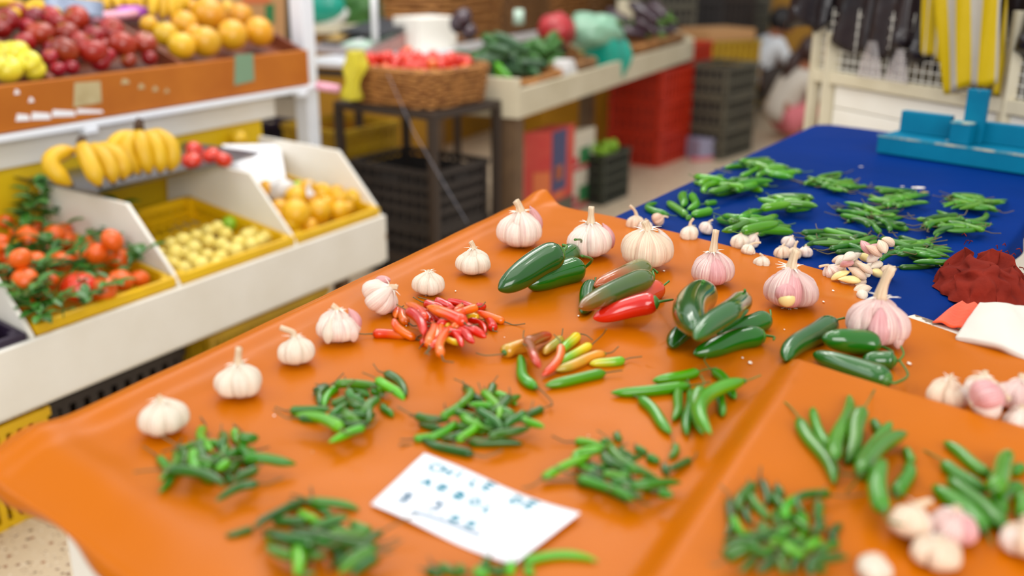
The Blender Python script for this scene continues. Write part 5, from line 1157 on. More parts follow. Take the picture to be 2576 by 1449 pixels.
# scale
S_A, S_B, S_C = at_z(785, 132, .802), at_z(922, 146, .802), at_z(1030, 122, .802); S_D = S_A + (S_C - S_B)
e = empty('weighing_scale', (S_A + S_C) / 2); up = V((0, 0, 1)); fr = (S_B - S_A); bk = (S_D - S_A)
MB().hexa([S_A, S_B, S_C, S_D, S_A + up * .035 + bk * .05, S_B + up * .035 + bk * .05, S_C + up * .085, S_D + up * .085]).build('body', M['scale_body'], e, bevel=.006)
def sp(a, b, z=0): p = S_A + fr * a + bk * b; return p + up * (.035 + .05 * max(0, (b - .05) / .95) + z)
df = MB().hexa([sp(.08, .08), sp(.42, .08), sp(.42, .75), sp(.08, .75), sp(.08, .08, .012), sp(.42, .08, .012), sp(.42, .75, .03), sp(.08, .75, .03)]).build('display_frame', M['dark'], e, bevel=.003)
MB().hexa([sp(.12, .15, .014), sp(.38, .15, .014), sp(.38, .68, .03), sp(.12, .68, .03), sp(.12, .15, .018), sp(.38, .15, .018), sp(.38, .68, .034), sp(.12, .68, .034)]).build('display', M['display'], df)
kp = MB().hexa([sp(.48, .08), sp(.92, .08), sp(.92, .8), sp(.48, .8), sp(.48, .08, .008), sp(.92, .08, .008), sp(.92, .8, .008), sp(.48, .8, .008)]).build('keypad', M['keypad'], e, bevel=.002)
for a, b_, m in ((.52, .55, 'print_red'), (.62, .6, 'keypad'), (.85, .3, 'print_green'), (.6, .2, 'white')):
    MB().hexa([sp(a, b_, .009), sp(a + .08, b_, .009), sp(a + .08, b_ + .18, .009), sp(a, b_ + .18, .009), sp(a, b_, .014), sp(a + .08, b_, .014), sp(a + .08, b_ + .18, .014), sp(a, b_ + .18, .014)]).build('key', M[m], kp)
MB().hexa([S_B + bk * .04 + up * .004, S_C + up * .004, S_C + up * .084, S_B + bk * .04 + up * .036, S_B + bk * .04 + up * .004 + fr * .01, S_C + up * .004 + fr * .01, S_C + up * .084 + fr * .01, S_B + bk * .04 + up * .036 + fr * .01]).build('side_panel', M['scale_brown'], e)
MB().hexa([sp(.2, .35, .035), sp(1.0, .35, .035), sp(1.0, 1.25, .02), sp(.2, 1.25, .02), sp(.2, .35, .045), sp(1.0, .35, .045), sp(1.0, 1.25, .03), sp(.2, 1.25, .03)]).build('weighing_plate', M['dark'], e, bevel=.003)
q = at_z(944, 104, .865); MB().tube([q, q + up * .30], .016, 12).build('post', M['white'], e, smooth=True)
tag(e, 'grey electronic weighing scale with an amber display on the white topped table', 'scale')
# foam box
F_A, F_B = at_z(1056, 128, .802), at_z(1150, 120, .802); d = (F_B - F_A); nb = V((-d.y, d.x, 0)).normalized() * .20
tag(MB().hexa([F_A, F_B, F_B + nb, F_A + nb] + [p + up * .155 for p in (F_A, F_B, F_B + nb, F_A + nb)]).build('foam_box', M['foam'], bevel=.004), 'white foam box standing on the table beside the scale', 'box')
# yellow bag over the table corner
q = at_dist(884, 138, 4.0)
def yb(u, v):
    th = 2 * math.pi * u; w = .032 + .016 * math.sin(v * 5) ** 2 - .008 * v; z = .02 - v * .19
    x = math.cos(th) * w * (1 + .2 * math.sin(3 * th + v * 6)); y = math.sin(th) * .022 * (1 + .3 * math.sin(5 * th + 4 * v))
    return q + V((x + .02 - .02 * v, y - .03, z)) 
tag(MB().surf(yb, 28, 18, wrap=True, cap0=True, cap1=True).build('plastic_bag', M['bag_yellow'], smooth=True), 'bright yellow plastic bag hanging over the table corner, left of the tomato basket', 'bag')
# long white display shelf
BF = Frame((.031, 4.10), 24.8)
e = empty('display_shelf', BF(1.3, .25, 0))
MB().fbox(BF, 0, 2.66, 0, .02, .622, .740).build('front_board', M['cream'], e, bevel=.003)
MB().fbox(BF, -.02, 0, 0, .55, .622, .785).build('end_board', M['cream'], e, bevel=.003)
quadprism(MB(), [BF(2.66, t, z) for t, z in ((0, .622), (0, .75), (.12, .80), (.40, .98), (.52, .98), (.52, .622))], BF.d * .02).build('end_board', M['cream'], e)
MB().fbox(BF, 0, 2.66, .02, .55, .622, .640).build('shelf_board', M['cream'], e)
for s, t in ((.0, .02), (1.95, .42)): MB().fbox(BF, s, s + .075, t, t + .075, 0, .622).build('leg', M['old_wood'], e)
tag(e, 'long cream painted display shelf with baskets of vegetables, behind the tomato basket', 'display shelf')
e = empty('raised_shelf', BF(1.2, .8, 0))
RT = 1.12
zs = BF.at_t(1150, 112, RT).z; us = [BF.st(BF.at_t(u, 60, RT))[0] for u in (1110, 1292, 1402, 1502, 1600)]; us[4] = min(us[4], us[3] + .6)
MB().fbox(BF, us[0] - .02, 3.6, RT, RT + .015, zs - .05, zs).build('front_board', M['white'], e, bevel=.002)
MB().fbox(BF, us[0] - .02, 3.6, RT + .015, RT + .44, zs - .05, zs - .03).build('shelf_board', M['white'], e)
for s in (us[0], 3.5):
    for t in (RT + .02, RT + .44): MB().fbox(BF, s, s + .05, t, t + .05, 0, zs - .05).build('leg', M['old_wood'], e)
MB().fbox(BF, us[0], 3.55, RT + .46, RT + .48, .0, zs - .05).build('back_panel', M['ochre'], e)
tag(e, 'raised white shelf with a row of wicker baskets, behind the cream display shelf', 'shelf')
for i, lb in enumerate(('first and nearest', 'second', 'third', 'farthest')):
    s0, s1 = us[i] + .035, us[i + 1] - .035
    basket('wicker_basket', BF, s0, s1, RT + .04, RT + .44, zs - .028, .34, M['wicker2'] if i % 2 else M['wicker'], lb + ' wicker basket of the row along the raised back shelf', 'baskets on the raised shelf', n=12, npt=48)
fruits_ = None
def bpt(u, v, z): return at_z(u, v, z)
basket('wicker_basket', BF, .05, .58, .05, .46, .642, .105, M['wicker'], 'wicker basket of dark green cucumbers at the near end of the cream shelf', n=8, npt=60)
basket('wicker_basket', BF, .64, 1.00, .05, .42, .642, .12, M['wicker2'], 'wicker basket of leafy greens right of the white bag on the cream shelf', n=8, npt=48)
basket('wicker_basket', BF, 1.60, 2.05, .05, .44, .642, .13, M['wicker'], 'wicker basket of eggplants right of the teal bag on the cream shelf', n=8, npt=48)
basket('wicker_basket', BF, 2.11, 2.60, .05, .46, .642, .13, M['wicker2'], 'last wicker basket at the far end of the cream shelf', n=8, npt=48)
def veg(name, F, s0, s1, t0, t1, base, n, L, r, m, label, group, cat, heap=None, sc=1.0, seed=1, shape=0):
    hp = heap or Heap(lambda x, y: base, .008); rg = random.Random(seed)
    for i in range(n):
        c = F(rg.uniform(s0, s1), rg.uniform(t0, t1), base); a = rg.uniform(0, 3.14); d = V((math.cos(a), math.sin(a), 0)); l = L * rg.uniform(.8, 1.1)
        pts = [c + d * l * (k / 8 - .5) + V((-d.y, d.x, 0)) * .06 * l * math.sin(math.pi * k / 8) for k in range(9)]
        rad = [r * min(1, .35 + 2.6 * min(k / 8, 1 - k / 8)) * (1 if not shape else (.7 + .5 * k / 8)) for k in range(9)]
        zs_ = hp.line([(p.x, p.y) for p in pts], rad, sink=.3)
        o = MB().tube([V((p.x, p.y, z)) for p, z in zip(pts, zs_)], rad, 10).build(name, M[m], smooth=True); tag(o, label, cat, group)
        if m == 'eggplant': MB().tube([V((pts[0].x, pts[0].y, zs_[0])) + (pts[0] - pts[1]).normalized() * .02, V((pts[1].x, pts[1].y, zs_[1]))], [r * .2, r * .62], 7).build('calyx', M['stem'], o, smooth=True)
    return hp
hpc = veg('cucumber', BF, .12, .50, .12, .42, .74, 26, .17, .023, 'cuke', 'dark green cucumber heaped at the near end of the cream shelf', 'cucumbers on the cream shelf', 'cucumber', seed=4)
veg('poblano_chili', BF, .30, .96, .14, .42, .76, 46, .10, .024, 'greens', 'green pepper in the leafy green heap behind the white bag', 'green peppers on the cream shelf', 'pepper', seed=8, shape=1)
veg('yellow_green_chili', BF, .06, .16, .08, .2, .75, 4, .11, .016, 'chili_l', 'yellow green pepper at the left rim of the cucumber basket', 'yellow green peppers in the cucumber basket', 'pepper', seed=2, shape=1)
veg('eggplant', BF, 1.75, 2.5, .08, .42, .80, 20, .19, .036, 'eggplant', 'dark purple eggplant heaped in the far baskets of the cream shelf', 'eggplants', 'eggplant', seed=3, shape=1)
veg('pale_squash', BF, 1.40, 1.62, .10, .34, .76, 7, .13, .036, 'squash', 'pale yellow green squash between the teal bag and the eggplants', 'pale squashes', 'squash', seed=6, shape=1)
# bags on the shelf
def bag(u, v, dist, r, sc, m, label, seed, amp=.28, f=1.8, rz=0):
    return lump('plastic_bag', at_dist(u, v, dist), r, sc, m, label, 'bag', amp, f, seed, rz=rz)
bag(1400, 74, 5.15, .105, (.95, .9, .78), 'redbag', 'dark red net bag of vegetables on the cream shelf, left of the mint bag', 3, .15)
bag(1490, 78, 5.3, .15, (1.0, .8, .62), 'bag_mint', 'pale mint plastic bag of vegetables between the red bag and the squash', 8, .2)
q = at_dist(1530, 143, 5.30)
def tealbag(u, v):
    th = 2 * math.pi * u; w = .105 * (.80 + .30 * math.sin(math.pi * min(1, v * 1.1))); return q + V((math.cos(th) * w * (1 + .10 * math.sin(4 * th + 3 * v)), math.sin(th) * .06 * (1 + .2 * math.sin(3 * th)), (.5 - v) * .17 + .015 * math.sin(3 * th)))
tag(MB().surf(tealbag, 32, 16, wrap=True, cap0=True, cap1=True).build('plastic_bag', M['bag_teal'], smooth=True), 'bright teal plastic bag hanging over the front of the cream shelf', 'bag')
q2 = at_dist(1418, 190, 4.72)
def wbag(u, v):
    th = 2 * math.pi * u; w = .055 * (.35 + .75 * math.sin(math.pi * min(1, .15 + v * .75)) ** .8); return q2 + V((math.cos(th) * w * (1 + .1 * math.sin(5 * th)), math.sin(th) * w * .6, (.5 - v) * .15))
tag(MB().surf(wbag, 28, 14, wrap=True, cap0=True, cap1=True).build('plastic_bag', M['bag_white'], smooth=True), 'small white plastic bag tied on the front board of the cream shelf', 'bag')
q3 = at_dist(1305, 45, 5.0); tag(MB().tube([q3 + V((0, 0, -.03)), q3 + V((0, 0, .04))], [.028, .024], 14).build('plastic_cup', M['keypad'], smooth=True), 'pale green and white cup standing before the raised shelf baskets', 'cup')
# dark fruit between the foam box and the baskets
for (u, v, r) in ((1165, 45, .045), (1180, 78, .04), (1150, 60, .04)):
    c = at_dist(u, v, 4.85); fruit('mango', c, r, 'eggplant', 'dark round eggplant between the foam box and the wicker baskets', 'dark eggplants beside the foam box', None, 'round_eggplant', 'eggplant', 'stem')
# goods behind the scale, on a counter
e = empty('back_counter', at_dist(930, 60, 6.0)); cz = at_dist(930, 62, 6.0).z
p0, p1 = at_dist(745, 75, 5.9), at_dist(1092, 64, 5.9); p0.z = p1.z = cz; dd = V((0, .32, 0))
MB().hexa([p0 - V((0, 0, .04)), p1 - V((0, 0, .04)), p1 + dd - V((0, 0, .04)), p0 + dd - V((0, 0, .04)), p0, p1, p1 + dd, p0 + dd]).build('counter_top', M['cream'], e)
MB().hexa([V((p0.x, p0.y + .05, 0)), V((p1.x, p1.y + .05, 0)), V((p1.x, p1.y + .1, 0)), V((p0.x, p0.y + .1, 0)), V((p0.x, p0.y + .05, cz - .04)), V((p1.x, p1.y + .05, cz - .04)), V((p1.x, p1.y + .1, cz - .04)), V((p0.x, p0.y + .1, cz - .04))]).build('front_panel', M['ochre'], e)
tag(e, 'cream counter top over an ochre front, behind the weighing scale', 'counter')
lump('paper_bundle', at_dist(815, 35, 6.1), .14, (1.0, .6, .55), 'white', 'white paper bundle lying on the counter right of the white post', 'paper bundle', .12)
lump('plastic_sheet', at_dist(800, 14, 6.05), .12, (1.3, .5, .8), 'bag_teal', 'teal plastic sheet at the top, behind the white paper bundle', 'plastic sheet', .05)
for (u, v, r, m, lb) in ((905, 22, .10, 'greens', 'bunch of dark green leaves standing left of the scale post'), (1000, 22, .09, 'bag_mint', 'mint green produce bag right of the scale post'), (1070, 18, .10, 'greens', 'bunch of green leaves beside the foam box'), (1030, 30, .08, 'squash', 'pale green squash behind the foam box')):
    lump('greens_bunch' if m == 'greens' else ('plastic_bag' if 'bag' in m else 'pale_squash'), at_dist(u, v, 6.15), r * 1.15, (1, .7, 1.1), m, lb, 'greens' if m == 'greens' else ('bag' if 'bag' in m else 'squash'), .45 if m == 'greens' else .2, 3.4, u)
# under the cream shelf
def wbox(name, P, h, m, label, cat='carton', parts=()):
    """P: front-left, front-right and back-right floor corners"""
    a, b, c = P; d = a + (c - b); u_ = V((0, 0, h)); o = MB().hexa([a, b, c, d, a + u_, b + u_, c + u_, d + u_]).build(name, M[m], bevel=.002); tag(o, label, cat)
    for (face, x0, x1, z0, z1, mm) in parts:
        p, q = (a, b) if face == 0 else (b, c); n_ = (q - p).normalized(); out = V((n_.y, -n_.x, 0)) * .003
        k = [p.lerp(q, x) + V((0, 0, z * h)) + out for x, z in ((x0, z0), (x1, z0), (x1, z1), (x0, z1))]
        MB().add(k + [w_ - out * .9 for w_ in k], [(0, 1, 2, 3), (0, 4, 5, 1), (1, 5, 6, 2), (2, 6, 7, 3), (3, 7, 4, 0)]).build('printed_panel', M[mm], o)
    return o
PR = ((1, .05, .95, .0, .10, 'print_red'), (1, .55, .85, .12, .55, 'print_green'), (1, .1, .3, .5, .7, 'print_green'), (1, .3, .5, .15, .35, 'print_red'), (0, .1, .9, .0, .12, 'print_red'))
a, b, c = at_z(1345, 555, 0), at_z(1405, 545, 0), at_z(1492, 505, 0); wbox('printed_carton', (a, b, c), .20, 'carton_white', 'white printed carton on the floor, lower one of the stack by the green crate', parts=PR)
up2 = V((0, 0, .203)); wbox('printed_carton', (a + up2, b + up2, c + up2), .20, 'carton_white', 'white printed carton with green and red marks, upper one of the stack', parts=PR)
a, b, c = at_z(1305, 560, 0), at_z(1392, 565, 0), at_z(1440, 540, 0)
a, b, c = at_dist(1315, 560, 4.45), at_dist(1385, 560, 4.50), at_dist(1440, 560, 4.72)
for p in (a, b, c): p.z = 0
wbox('storage_box', (a, b, c), .16, 'grey_pl', 'grey box on the floor under the red and blue printed carton', 'box')
a2, b2, c2_ = [V((p.x, p.y, .162)) for p in (a, b, c)]
wbox('printed_carton', (a2, b2, c2_), .34, 'carton_red', 'tall red and blue printed carton leaning beside the wooden shelf leg', parts=((0, .35, .95, .1, .45, 'print_orange'), (1, .0, .62, .15, .98, 'carton_blue'), (1, .12, .45, .3, .5, 'print_orange'), (1, .1, .5, .05, .12, 'print_orange')))
TFc = Frame(at_z(1507, 518, 0), 33)
crate('lime_crate', cx(TFc, .0, -.02), .30, .30, .27, M['green_pl'], 'dark green crate of limes standing on the floor in front of the red crates', cols=7, rows=4, slots='h', openfloor=False)
hp = Heap(lambda x, y: .215, .008); rg = random.Random(9)
for i in range(34):
    c = TFc(rg.uniform(.04, .26), rg.uniform(.03, .25), .2); fruit('lemon', c, .023, 'lime', 'green lime heaped in the dark green crate on the floor', 'limes', hp, 'lime', 'lime', None, zmax=.285 + rnd(0, .03))
RF = Frame((.90, 6.10), 34)
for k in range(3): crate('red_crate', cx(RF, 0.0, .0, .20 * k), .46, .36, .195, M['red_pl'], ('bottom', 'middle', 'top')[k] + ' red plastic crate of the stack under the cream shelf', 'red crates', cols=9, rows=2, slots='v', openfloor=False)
for k in range(3): crate('red_crate', cx(Frame((1.15, 6.60), 30), 0.02, .0, .235 * k), .40, .36, .23, M['red_pl'], ('bottom', 'middle', 'top')[k] + ' red crate of the taller stack past the end of the cream shelf', 'tall red crate stack', cols=9, rows=2, openfloor=False)
YF = Frame((.35, 6.9), 60)
tag(MB().fbox(Frame((.2, 6.6), 55), 0, .6, 0, .3, 0, .52).build('ochre_counter_base', M['ochre'], bevel=.004), 'plain ochre painted base under the cream shelf, left of the red crates', 'counter base')
# behind: yellow and grey crates, lilac box
for k in range(3): crate('yellow_crate', cx(Frame(at_z(1765, 345, 0), 60), 0, 0, .225 * k), .50, .38, .22, M['yellow_old'], ('bottom', 'middle', 'top')[k] + ' yellow crate of the stack with the carton on top, behind the red crates', 'yellow crate stack', cols=9, rows=3, openfloor=False)
q = Frame(at_z(1765, 345, 0), 60); tag(MB().fbox(q, .03, .46, .02, .36, .672, .75).build('cardboard_carton', M['carton'], bevel=.003), 'open brown carton on top of the yellow crate stack', 'carton')
for k in range(3): crate('grey_crate', cx(Frame(at_z(1815, 405, 0), 38), 0, 0, .20 * k), .44, .30, .195, M['grey_pl'], ('bottom', 'middle', 'top')[k] + ' grey green crate of the stack in front of the crouching people', 'grey crate stack', cols=9, rows=2, slots='h', openfloor=False)
a = at_z(1735, 405, 0); tag(MB().box(a + V((.10, .10, .07)), (.17, .14, .13), .5).build('lilac_box', M['lilac'], bevel=.004), 'small lilac box on the floor between the red and the grey crates', 'box')
tag(MB().box(a + V((.08, .03, .012)), (.16, .05, .022), .5).build('pink_tray', M['skirt'], bevel=.003), 'flat pink tray on the floor in front of the lilac box', 'tray')
for i, (u, d_, w_, m) in enumerate(((1690, 7.6, .30, 'grey_pl'), (1760, 8.3, .30, 'black_pl'), (1840, 8.6, .30, 'dark_metal'), (1890, 8.75, .20, 'grey_pl'))):
    p = at_dist(u, 300, d_); F_ = Frame((p.x - w_ / 2, p.y), 78)
    for k in range(5): crate('stacked_crate', cx(F_, 0, 0, .30 * k), w_, .30, .295, M[m], ('lowest', 'second', 'third', 'fourth', 'top')[k] + ' crate of the ' + ('grey stack right behind the display shelf end', 'black stack behind the display shelf end', 'dark stack behind the carton', 'grey stack above the crouching people')[i], 'tall crate stacks at the back', cols=6, rows=4, slots='h', openfloor=False)
# walls at the back
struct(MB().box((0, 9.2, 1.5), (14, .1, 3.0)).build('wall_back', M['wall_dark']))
struct(MB().box((-6.9, 5, 1.5), (.1, 13, 3.0)).build('wall_left', M['cream']))
p = at_dist(1960, 30, 8.9); tag(MB().box((p.x, 9.05, 1.0), (1.0, .12, 2.0)).build('yellow_door_panel', M['ochre'], bevel=.004), 'ochre painted panel standing against the back wall', 'panel')
# fine line across the dark crates
P = [at_dist(975, 185, 3.7), at_dist(1040, 330, 3.5), at_dist(1110, 450, 3.3), at_dist(1175, 560, 3.1)]
tag(MB().tube(P, .0008, 5).build('clear_thread', M['wire'], smooth=True), 'thin clear thread running down from the tomato basket across the dark crates', 'thread')
# ---------------------------------------------------------------- right: the white cart, the bags, the teal stand, cloths
RZ = .93
Q0, Q1 = at_z(2050, 183, RZ), at_z(2620, 275, RZ); dcart = (Q1 - Q0).normalized(); nback = V((-dcart.y, dcart.x, 0)); nback = nback if nback.y > 0 else -nback
def cp(u, v, o=0.0): return at_vplane(u, v, Q0 + nback * o, dcart)
e = empty('market_cart', V((Q0.x, Q0.y, 0)))
def bar(a, b, w, h, name, m='cream', o=0.0, par=None): return MB().beam(a, b, w, h).build(name, M[m], par or e, bevel=.002)
pt = cp(2066, 28); pb = cp(2040, 330); pb.z = .0; bar(V((pt.x, pt.y, 0)), V((pt.x, pt.y, pt.z)), .03, .03, 'post')
r0, r1 = cp(2055, 188), cp(2720, 292); r1.z = r0.z; bar(r0, r1, .03, .035, 'rail')
x2 = cp(2102, 100, .0); bar(V((x2.x, x2.y, .60)), V((x2.x, x2.y, x2.z + .02)), .05, .02, 'post')
x3 = cp(2560, 100); bar(V((x3.x, x3.y, 0)), V((x3.x, x3.y, 1.15)), .03, .03, 'post')
L_ = (r1 - r0).length; dr = (r1 - r0).normalized()
b = MB()
for k in range(46): p = r0 + dr * (.02 + k * .026); b.tube([V((p.x, p.y, r0.z)), V((p.x, p.y, r0.z + .20))], .0016, 5)
for k in range(1, 8): b.tube([r0 + V((0, 0, .026 * k)), r0 + dr * 1.2 + V((0, 0, .026 * k))], .0016, 5)
b.build('wire_mesh', M['wood_white'], e)
s0 = r0 + dr * .085
for k, (z1, z2) in enumerate(((r0.z - .085, r0.z - .022), (r0.z - .150, r0.z - .088), (r0.z - .30, r0.z - .153))):
    p, q = s0 + V((0, 0, z1 - r0.z)), r1 + V((0, 0, z1 - r0.z)); t_ = nback * .014; hh = V((0, 0, z2 - z1))
    MB().hexa([p, q, q + t_, p + t_, p + hh, q + hh, q + t_ + hh, p + t_ + hh]).build('plank', M['wood_white'], e, bevel=.002)
for k in range(5): p = r0 + dr * (.02 + k * .014) + nback * .02; MB().tube([V((p.x, p.y, .5)), V((p.x, p.y, r0.z))], .0022, 5).build('wire', M['wood_white'], e)
p = r0 + dr * .005 + nback * .05; MB().hexa([p + V((0, 0, z)) + dr * a + nback * c_ for z in (-.45, -.095) for a, c_ in ((0, 0), (.10, 0), (.10, .02), (0, .02))]).build('back_panel', M['yellow_paint'], e)
MB().hexa([r0 + nback * .55 + V((0, 0, z)) + dr * a + nback * c_ for z in (-.6, .30) for a, c_ in ((0, 0), (1.2, 0), (1.2, .02), (0, .02))]).build('dark_backing', M['dark_in'], e)  # added dark sheet that darkens the view through the mesh
tag(e, 'white painted cart with a wire mesh side and planks, behind the blue cover', 'cart')
# rod the bags hang from
h0, h1 = r0 + V((0, 0, .55)) - dr * .25 + nback * .10, r1 + V((0, 0, .55)) + nback * .10
tag(MB().tube([h0, h1], .012, 10).build('hanging_rod', M['dark_metal'], smooth=True), 'dark rod above the cart from which the plastic bags hang', 'rod')
def hbag(u, vbot, wtop, wbot, m, label, group, off=.0, seed=0, depth=.035, cat='hanging bag', ztop=None, slant=0.0, folds=5):
    c = cp(u, vbot, off); top = V((c.x, c.y, h0.z)) - dr * slant; H_ = h0.z - c.z
    def f(a, v):
        th = 2 * math.pi * a; w = wtop + (wbot - wtop) * (v ** .8); k = 1 + .10 * math.sin(folds * th + seed + v * 2) + .05 * math.sin(9 * th + seed)
        dd_ = depth * (.4 + .8 * v); ctr = top.lerp(c, v); lowr = .022 * math.sin(3 * th + seed) * (v > .9)
        return V((ctr.x, ctr.y, h0.z - H_ * v)) + dr * math.cos(th) * w / 2 * k + nback * math.sin(th) * dd_ * (1 + .5 * math.sin(folds * th * 1.0 + seed + 3 * v)) + V((0, 0, lowr))
    o = MB().surf(f, 56, 26, wrap=True, cap0=True, cap1=True).build('plastic_bag', M[m], smooth=True); return tag(o, label, cat, group)
G_ = 'black bags hanging from the rod'
hbag(2040, 60, .10, .17, 'bag_black', 'short black bag hanging at the left end of the rod', G_, .0, 1, slant=-.02)
hbag(2100, 70, .10, .15, 'bag_black', 'narrow black bag just right of the cart post', G_, .05, 7)
hbag(2150, 118, .11, .18, 'bag_smoke', 'brownish smoky bag hanging over the wire mesh', G_, .02, 2)
hbag(2205, 112, .12, .17, 'bag_black', 'black bag left of the longest black ones', G_, .06, 3)
hbag(2255, 130, .12, .18, 'bag_smoke', 'smoky grey bag in the middle of the hanging bags', G_, .02, 4, slant=.02)
hbag(2310, 165, .12, .16, 'bag_black', 'long black bag immediately left of the yellow striped bag', G_, .03, 5, slant=.03)
hbag(2600, 140, .14, .22, 'bag_black', 'wide black bag right of the yellow striped bag', G_, .02, 6)
hbag(2535, 150, .08, .12, 'bag_black', 'black bag just behind the right side of the striped bag', G_, .10, 9)
# striped bags, flat
def sbag(P4, label, m='striped', n=1, depth=.018):
    a, b, c, d = P4                       # top-left, top-right, bottom-right, bottom-left
    nrm = -nback
    def f(u, v):
        th = 2 * math.pi * u; x = (1 - math.cos(th)) / 2; p = a.lerp(b, x).lerp(d.lerp(c, x), v)
        return p + nrm * (math.sin(th) * depth * (.5 + .5 * v) + .006 * math.sin(x * 14 + v * 3)) + V((0, 0, -.006 * math.sin(x * 9) * v))
    o = MB(); o.surf(f, 60, 24, wrap=True, cap0=True, cap1=True)
    o.uv = [((1 - math.cos(2 * math.pi * u)) / 2, v) for (u, v) in o.uv]
    return tag(o.build('striped_bag', M[m], smooth=True), label, 'striped bag')
sbag([cp(2340, -160, -.06), cp(2530, -160, -.06), cp(2505, 205, -.06), cp(2375, 236, -.06)], 'large yellow and white striped plastic bag hanging in front of the cart')
sbag([cp(2330, -120, -.02), cp(2400, -120, -.02), cp(2385, 152, -.02), cp(2318, 132, -.02)], 'yellow striped bag hanging behind the left side of the large striped one')
sbag([cp(2500, -100, .0), cp(2550, -100, .0), cp(2525, 235, .0), cp(2470, 215, .0)], 'yellow striped bag half hidden behind the right side of the large striped one')
def film(u, v, r, label, seed):
    q = cp(u, v, -.02)
    tag(MB().surf(lambda a, b_: q + dr * (math.cos(2 * math.pi * a) * r * (.35 + .9 * b_) * (1 + .25 * math.sin(5 * 6.28 * a + seed))) + nback * (math.sin(2 * math.pi * a) * r * .3) + V((0, 0, (.5 - b_) * r * 3)), 36, 12, wrap=True).build('clear_film_bag', M['bag_clear'], smooth=True, solid=.0004), label, 'clear bag')
film(2190, 150, .034, 'crumpled clear plastic bag caught on the wire mesh, left one', 1)
film(2260, 165, .03, 'crumpled clear plastic bag caught on the wire mesh, right one', 4)
# crates and things seen through the mesh
for k in range(2): crate('black_crate', cx(Frame((r0 + dr * .30 + nback * .30 - V((0, 0, 0))), math.degrees(math.atan2(dr.x, dr.y))), 0, -.0 + .0, .55 + .22 * k), .55, .2, .215, M['black_pl'], ('lower', 'upper')[k] + ' black crate inside the white cart', 'black crates in the cart', cols=8, rows=3, slots='h', openfloor=False)
MB().hexa([r0 + nback * a + V((0, 0, z)) + dr * s_ for z in (-.40, -.38) for s_, a in ((0, .03), (1.2, .03), (1.2, .55), (0, .55))]).build('cart_floor', M['old_wood'], e)
# teal wooden stand
A1, B1 = at_z(2203, 386, BZ), at_z(2640, 452, BZ); az = math.degrees(math.atan2((B1 - A1).x, (B1 - A1).y)); WF = Frame(A1, az)
BZ1 = BZ + .002
e = empty('teal_wooden_stand', WF(.3, .06, BZ1))
Lb = (B1 - A1).length + .1
MB().fbox(WF, 0, Lb, 0, .125, BZ1, BZ1 + .040).build('base_plank', M['teal'], e, bevel=.0025)
MB().fbox(WF, -.001, Lb, -.001, .002, BZ1 + .037, BZ1 + .0415).build('worn_edge', M['teal_edge'], e)
def wpx(u, v, t): return WF.st(WF.at_t(u, v, t))
sL = wpx(2266, 330, .085)[0]; sM0, sM1 = wpx(2392, 320, .075)[0], wpx(2452, 320, .075)[0]; zt = wpx(2300, 280, .085)[2]
MB().fbox(WF, sL, sM0 - .002, .075, .095, BZ1 + .040, zt).build('upright_board', M['teal'], e, bevel=.002)
MB().fbox(WF, sM1 + .002, Lb, .075, .095, BZ1 + .040, zt - .004).build('upright_board', M['teal'], e, bevel=.002)
k0, k1, kz = wpx(2387, 370, .03)[0], wpx(2438, 370, .03)[0], wpx(2400, 306, .03)[2]
MB().fbox(WF, k0, k1, .02, .05, BZ1 + .040, kz).build('block', M['teal'], e, bevel=.002)
MB().fbox(WF, k0 - .0005, k1 + .0005, .019, .051, kz - .002, kz + .001).build('worn_edge', M['teal_edge'], e)
MB().fbox(WF, k0 + .012, k1 + .012, .055, .074, BZ1 + .040, wpx(2430, 222, .06)[2]).build('post', M['teal'], e, bevel=.002)
tag(e, 'teal painted wooden stand with a post and worn edges, on the blue cover', 'wooden stand')
# maroon cloth, orange felt, white cloth
q = at_z(2475, 690, BZ + .02)
def crumple(c, sx, sy, h, ang, seed, ridge=1.0, nu=90, nv=60):
    ca_, sa = math.cos(ang), math.sin(ang)
    def f(u, v):
        x, y = u * 2 - 1, v * 2 - 1; r = max(abs(x), abs(y)); rr = math.hypot(x, y) or 1e-6; k = r / rr if rr > 0 else 1
        x, y = x * k, y * k; rr = min(1, math.hypot(x, y))
        wob = 1 + .16 * noise.noise(V((math.atan2(y, x) * 1.1, seed, 0)))
        e_ = (1 - rr ** 3) ; tt = x * .8 + y * .5 + .35 * noise.noise(V((x * 1.5, y * 1.5, seed))); fold = .5 + .5 * math.sin(tt * 9 + 3 * noise.noise(V((x * 2, y * 2, seed + 4)))) * (.6 + .4 * math.sin(y * 3)) + .25 * noise.noise(V((x * 5 + seed, y * 5, 3)))
        z = h * e_ * (1.0 - ridge * fold); X, Y = x * sx * wob, y * sy * wob
        X += .012 * noise.noise(V((x * 5, y * 5, seed + 2))); Y += .012 * noise.noise(V((x * 5, y * 5, seed + 8)))
        return V((c.x + X * ca_ - Y * sa, c.y + X * sa + Y * ca_, c.z - .02 + .002 + max(0, z)))
    return f
b = MB(); b.surf(crumple(q, .062, .100, .052, -.35, 4.2, .55), 110, 80); cloth_ = b.build('crumpled_cloth', M['maroon'], smooth=True)
tag(cloth_, 'crumpled maroon cloth with frayed edges at the right of the blue cover', 'cloth')
rg = random.Random(11); fr = MB()
for i in range(46):
    a = rg.uniform(-.2, 1.6); p = q + V((math.cos(a) * .058 + .01, math.sin(a) * .085, rg.uniform(-.012, .03))); d = V((math.cos(a), math.sin(a), rg.uniform(-.3, .4)))
    fr.tube([p, p + d * .008, p + d * .014 + V((0, 0, -.006))], .0007, 4)
fr.build('fringe', M['maroon'], cloth_)
P = [at_z(u, v, BZ + .0035) for u, v in ((2345, 812), (2430, 752), (2500, 780), (2580, 860), (2500, 850), (2420, 832))]
